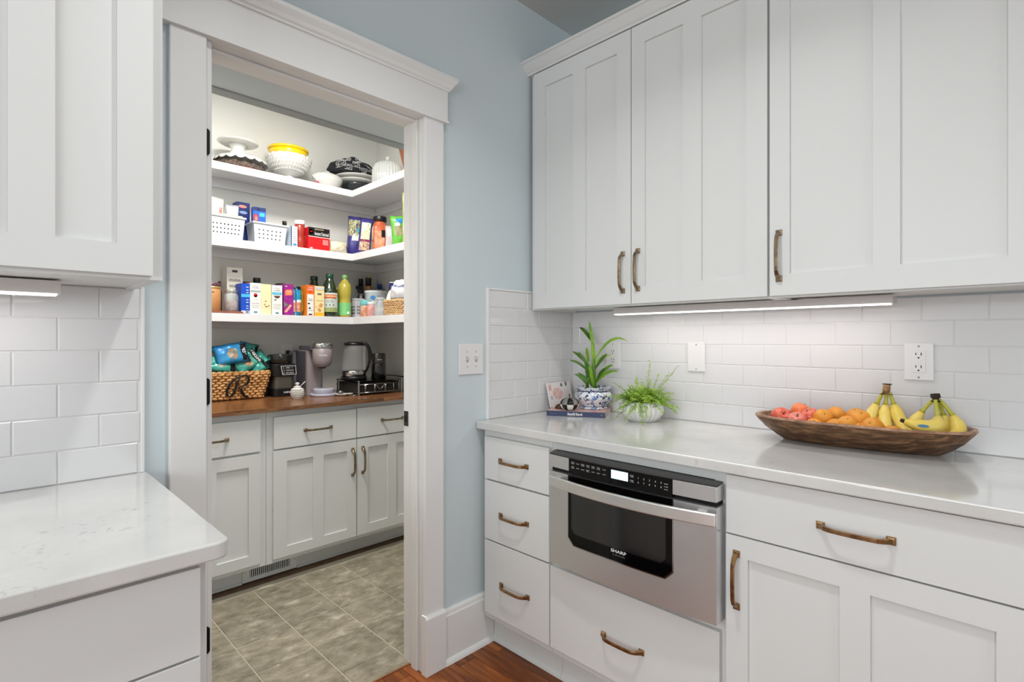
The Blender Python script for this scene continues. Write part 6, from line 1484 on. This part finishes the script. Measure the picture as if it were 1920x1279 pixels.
# blender base
t = thing('blender', (1.27, 3.28, ZC), 'black and grey blender with a cup on top, right of the brown basket', 'blender')
def rsq(x0, x1, y0, y1, r=0.03): return rpoly(x0, x1, y0, y1, r, ['bl', 'br', 'tr', 'tl'])
g = G(); g.prism(rsq(1.218, 1.352, 3.212, 3.335), ZC, ZC+0.048, 'z'); bb = obj('base', g, BLACK, t, 0.003)
g = G(); g.prism(rsq(1.224, 1.348, 3.216, 3.331), ZC+0.0485, ZC+0.122, 'z'); obj('grey_housing', g, mat('gunmetal', (104, 100, 92), 0.35, 0.6), t, 0.002)
g = G(); g.prism(rsq(1.212, 1.356, 3.206, 3.341), ZC+0.1225, ZC+0.196, 'z'); cb = obj('control_collar', g, BLACK, t, 0.004)
g = G(); g.lathe((1.280, 3.274, ZC+0.1965), [(0.062, 0), (0.066, 0.005), (0.070, 0.052), (0.068, 0.056), (0.060, 0.056), (0.055, 0.045), (0, 0.045)], 32); obj('cup', g, mat('smoked_cup', (28, 26, 26), 0.12, coat=0.7), t)
g = G(); zp = ZC+0.131
fp_ = [(1.268, zp), (1.352, zp), (1.347, zp+0.054), (1.258, zp+0.054)]; fi = [(1.2705, zp+0.0025), (1.3495, zp+0.0025), (1.3447, zp+0.0515), (1.2610, zp+0.0515)]
g.add([(p[0], 3.2025, p[1]) for p in fp_]+[(p[0], 3.2025, p[1]) for p in fi]+[(p[0], 3.2060, p[1]) for p in fp_], [(k, (k+1) % 4, 4+(k+1) % 4, 4+k) for k in range(4)]+[(8+k, 8+(k+1) % 4, (k+1) % 4, k) for k in range(4)]); obj('panel_outline', g, INK, cb)
for k, (a_, c_) in enumerate((('1.', 'MIX  + -'), ('2.', 'SMOOTH'), ('3.', 'FROZEN'))):
    text(a_, INK, cb, (1.278, 3.2055, zp+0.042-0.0155*k), X3, UPZ, 0.010, 0.008, 0.001); text(c_, INK, cb, (1.313, 3.2055, zp+0.042-0.0155*k), X3, UPZ, 0.046, 0.008, 0.001)
text('NINJA', INK, bb, (1.309, 3.2120, ZC+0.024), X3, UPZ, 0.060, 0.014, 0.001, 0.03)
# sugar pot
t = thing('sugar_pot', (1.29, 3.05, ZC), 'small white beaded honey pot with a knob lid and dipper, in front of the blender', 'pot')
cx_, cy_ = 1.290, 3.045
g = G(); g.lathe((cx_, cy_, ZC), [(0.027, 0), (0.029, 0.003), (0.027, 0.008), (0.032, 0.020), (0.034, 0.035), (0.030, 0.054), (0.021, 0.066)], 32); b = obj('pot', g, MILK, t)
g = G()
for j, (r_, z_) in enumerate(((0.030, 0.014), (0.0335, 0.024), (0.0345, 0.034), (0.0335, 0.044), (0.030, 0.054))):
    for i in range(22): a = 2*PI*(i+0.5*(j % 2))/22; g.sphere((cx_+r_*math.cos(a), cy_+r_*math.sin(a), ZC+z_), 0.0048, 7, 5)
obj('beads', g, MILK, t, kind='stuff')
g = G(); g.lathe((cx_, cy_, ZC), [(0.022, 0.066), (0.020, 0.071), (0.008, 0.075), (0.007, 0.079), (0.012, 0.084), (0.012, 0.090), (0.006, 0.094), (0, 0.0945)], 24); obj('lid', g, MILK, t)
g = G(); g.tube([(cx_+0.014, cy_, ZC+0.068), (cx_+0.045, cy_-0.004, ZC+0.098)], [0.0018, 0.0026], 8); obj('dipper', g, MILK, t)
# coffee maker
KG = mat('coffee_grey', (138, 128, 130), 0.4); KD = mat('coffee_dark_grey', (78, 76, 84), 0.45); KL = mat('coffee_lavender', (176, 176, 192), 0.3)
t = thing('coffee_maker', (1.45, 3.20, ZC), 'grey single-cup coffee maker in the middle of the pantry counter', 'coffee maker')
g = G(); g.prism(rpoly(1.398, 1.500, 3.152, 3.385, 0.02, ['bl', 'br', 'tr', 'tl']), ZC, ZC+0.277, 'z'); bb = obj('column', g, KG, t, 0.003)
g = G(); g.box(1.3935, 1.3978, 3.176, 3.372, ZC+0.03, ZC+0.272); obj('side_panel', g, KD, t, 0.001)
g = G(); g.box(1.372, 1.392, 3.300, 3.370, ZC+0.02, ZC+0.270); obj('water_tank', g, mat('tank_smoke', (150, 152, 154), 0.1, trans=0.5), t, 0.004)
g = G(); g.prism(rpoly(1.400, 1.500, 3.100, 3.30, 0.03, ['bl', 'br', 'tr', 'tl']), ZC+0.2775, ZC+0.306, 'z'); obj('neck', g, KD, t, 0.003)
hc = (1.467, 3.100)
g = G(); g.lathe((hc[0], hc[1], ZC), [(0.030, 0.176), (0.046, 0.182), (0.054, 0.196), (0.057, 0.215), (0.058, 0.289), (0.056, 0.290)], 36); hb_ = obj('brew_head', g, KG, t)
g = G(); g.lathe((hc[0], hc[1], ZC), [(0.059, 0.2905), (0.060, 0.293), (0.059, 0.315), (0.055, 0.321), (0, 0.322)], 36); obj('lid_ring', g, CHROME, t)
g = G(); g.lathe((hc[0], hc[1], ZC+0.166), [(0.018, 0), (0.022, 0.006), (0.030, 0.0098)], 20); obj('spout', g, BLACK, t)
blab('KEURIG', hc[0]+0.004, hc[1], ZC+0.248, 0.0580, 0.046, 0.0095, INK, hb_)
g = G(); g.lathe((1.474, 3.098, ZC), [(0.074, 0), (0.076, 0.003), (0.076, 0.012), (0.073, 0.015)], 40); g.prism(rpoly(1.402, 1.498, 3.10, 3.1515, 0.005, []), ZC+0.001, ZC+0.014, 'z'); obj('base', g, KL, t)
g = G(); g.lathe((1.474, 3.098, ZC+0.0152), [(0.060, 0), (0.062, 0.003), (0.062, 0.026), (0.059, 0.029), (0, 0.029)], 40); obj('drip_tray', g, KL, t, 0.001)
# pod drawer rack
t = thing('pod_drawer', (1.77, 3.05, ZC), 'black and silver coffee pod drawer with a glass top, under the kettle', 'drawer rack')
rx0, rx1, ry0, ry1 = 1.612, 1.925, 2.925, 3.205; zt = ZC+0.088
g = G(); g.box(rx0, rx1, ry0, ry1, zt-0.004, zt); obj('glass_top', g, GLASSB, t, 0.001)
g = G(); g.box(rx0+0.012, rx1-0.012, ry0+0.02, ry1-0.01, ZC+0.008, ZC+0.075); obj('drawer_tray', g, mat('dark_tray', (40, 38, 36), 0.6), t)
for (x, y) in ((rx0, ry0), (rx1-0.009, ry0), (rx0, ry1-0.009), (rx1-0.009, ry1-0.009)):
    g = G(); g.box(x, x+0.009, y-0.001, y+0.008, ZC, zt+0.004); obj('post', g, CHROME, t, 0.0015)
g = G()
for z in (ZC+0.016, ZC+0.066): g.tube([(rx0+0.009, ry0+0.004, z), (rx1-0.009, ry0+0.004, z)], 0.002, 6)
for f in (0.15, 0.17, 0.36, 0.38, 0.60, 0.62, 0.80, 0.92): x = rx0+f*(rx1-rx0); g.tube([(x, ry0+0.004, ZC+0.016), (x, ry0+0.004, ZC+0.066)], 0.0018, 6)
g.tube([(rx0+(0.40+0.18*k/8)*(rx1-rx0), ry0+0.004, ZC+0.062-0.028*math.sin(PI*k/8)) for k in range(9)], 0.0018, 6)
obj('front_wirework', g, CHROME, t, kind='stuff')
# kettle
t = thing('kettle', (1.69, 3.11, zt), 'clear glass electric kettle with black lid and handle on the pod drawer', 'kettle')
kx, ky = 1.688, 3.118; kz = zt+0.0005
g = G(); g.lathe((kx, ky, kz), [(0.078, 0), (0.080, 0.003), (0.080, 0.016), (0.074, 0.020)], 36); obj('power_base', g, BLACK, t)
g = G(); g.lathe((kx, ky, kz+0.0205), [(0.073, 0), (0.075, 0.002), (0.075, 0.034), (0.073, 0.036)], 36); obj('steel_band', g, CHROME, t)
g = G(); g.lathe((kx, ky, kz+0.057), [(0.074, 0), (0.075, 0.010), (0.073, 0.070), (0.066, 0.120), (0.058, 0.160)], 36); obj('glass_body', g, mat('kettle_glass', (210, 212, 212), 0.04, alpha=0.16, coat=1.0), t)
g = G(); g.lathe((kx, ky, kz), [(0.060, 0.2175), (0.062, 0.222), (0.060, 0.232), (0.040, 0.240), (0, 0.242)], 32); g.prism([(kx-0.082, ky-0.03), (kx-0.050, ky-0.045), (kx-0.030, ky+0.02), (kx-0.060, ky+0.02)], kz+0.226, kz+0.235, 'z'); obj('lid', g, BLACK, t)
hpts = bez((kx+0.035, ky-0.030, kz+0.236), (kx+0.090, ky-0.075, kz+0.235), (kx+0.085, ky-0.080, kz+0.110), (kx+0.048, ky-0.055, kz+0.045), 14)
g = G(); g.tube(hpts, [0.013]*8+[0.012, 0.012, 0.011, 0.010, 0.010, 0.009, 0.009], 10, 0.8); obj('handle', g, BLACK, t)
g = G(); g.box(kx+0.018, kx+0.040, ky-0.078, ky-0.070, kz+0.060, kz+0.215); obj('handle_spine', g, CHROME, t, 0.002)
# grinder
t = thing('coffee_grinder', (1.84, 3.06, zt), 'tall black coffee grinder on the right of the pod drawer', 'grinder')
g = G(); g.lathe((1.833, 3.060, zt+0.0005), [(0.046, 0), (0.048, 0.003), (0.047, 0.095), (0.046, 0.097)], 32); b = obj('body', g, mat('glossy_black', (16, 15, 15), 0.1, coat=0.8), t)
g = G(); g.lathe((1.833, 3.060, zt+0.098), [(0.0455, 0), (0.046, 0.003), (0.045, 0.064), (0.042, 0.068), (0, 0.069)], 32); obj('lid', g, mat('smoked_lid', (40, 34, 32), 0.06, coat=0.8), t)
blab('BRAUN', 1.833, 3.060, zt+0.125, 0.0460, 0.026, 0.0055, INK, b)
# spoon rest with small things
g = G(); g.lathe((1.553, 3.018, ZC), [(0.022, 0), (0.026, 0.001), (0.040, 0.010), (0.039, 0.012), (0.024, 0.004), (0, 0.003)], 28); obj('saucer', g, mat('saucer_white', (216, 206, 200), 0.3), None, label='small white saucer on the counter right of the coffee maker', cat='saucer')
g = G(); g.sphere((1.545, 3.018, ZC+0.020), 0.018, 14, 9, sx=1.1, sz=0.75); obj('tea_infuser', g, mat('dull_silver', (120, 124, 130), 0.3, 0.8), None, label='silver tea infuser lying on the small saucer', cat='infuser')
g = G(); g.lathe((1.600, 3.010, ZC), [(0.012, 0), (0.022, 0.010), (0.021, 0.012), (0.010, 0.003), (0, 0.003)], 20); obj('saucer', g, MILK, None, label='tiny white dish touching the pod drawer, right of the saucer', cat='saucer')
g = G(); g.tube([(1.585, 2.955, ZC+0.003), (1.610, 2.950, ZC+0.004), (1.628, 2.948, ZC+0.005)], [0.002, 0.002, 0.004], 6); obj('spoon', g, CHROME, None, label='tiny metal spoon tip lying in front of the small dish', cat='spoon')

# mains leads belong to their appliances
bl = bpy.data.objects['blender']
g = G(); g.box(1.372, 1.398, 3.397, 3.4232, 1.160, 1.184); pc = obj('power_plug', g, BLACK, bl, 0.004)
g = G(); g.tube(bez((1.388, 3.398, 1.176), (1.418, 3.394, 1.19), (1.400, 3.392, 1.11), (1.352, 3.350, 1.070), 14), 0.0035, 8); obj('power_cord', g, BLACK, bl)
g = G(); g.tube(bez((1.566, 3.110, ZC+0.062), (1.585, 3.12, ZC+0.100), (1.60, 3.12, ZC+0.100), (1.625, 3.10, zt+0.005)), 0.0035, 8); obj('power_cord', g, BLACK, bpy.data.objects['kettle'])
g = G(); g.tube(bez((1.878, 3.06, zt+0.005), (1.90, 3.10, zt+0.030), (1.93, 3.00, zt+0.014), (1.995, 3.01, zt+0.006)), 0.004, 8); obj('power_cord', g, BLACK, bpy.data.objects['coffee_grinder'])
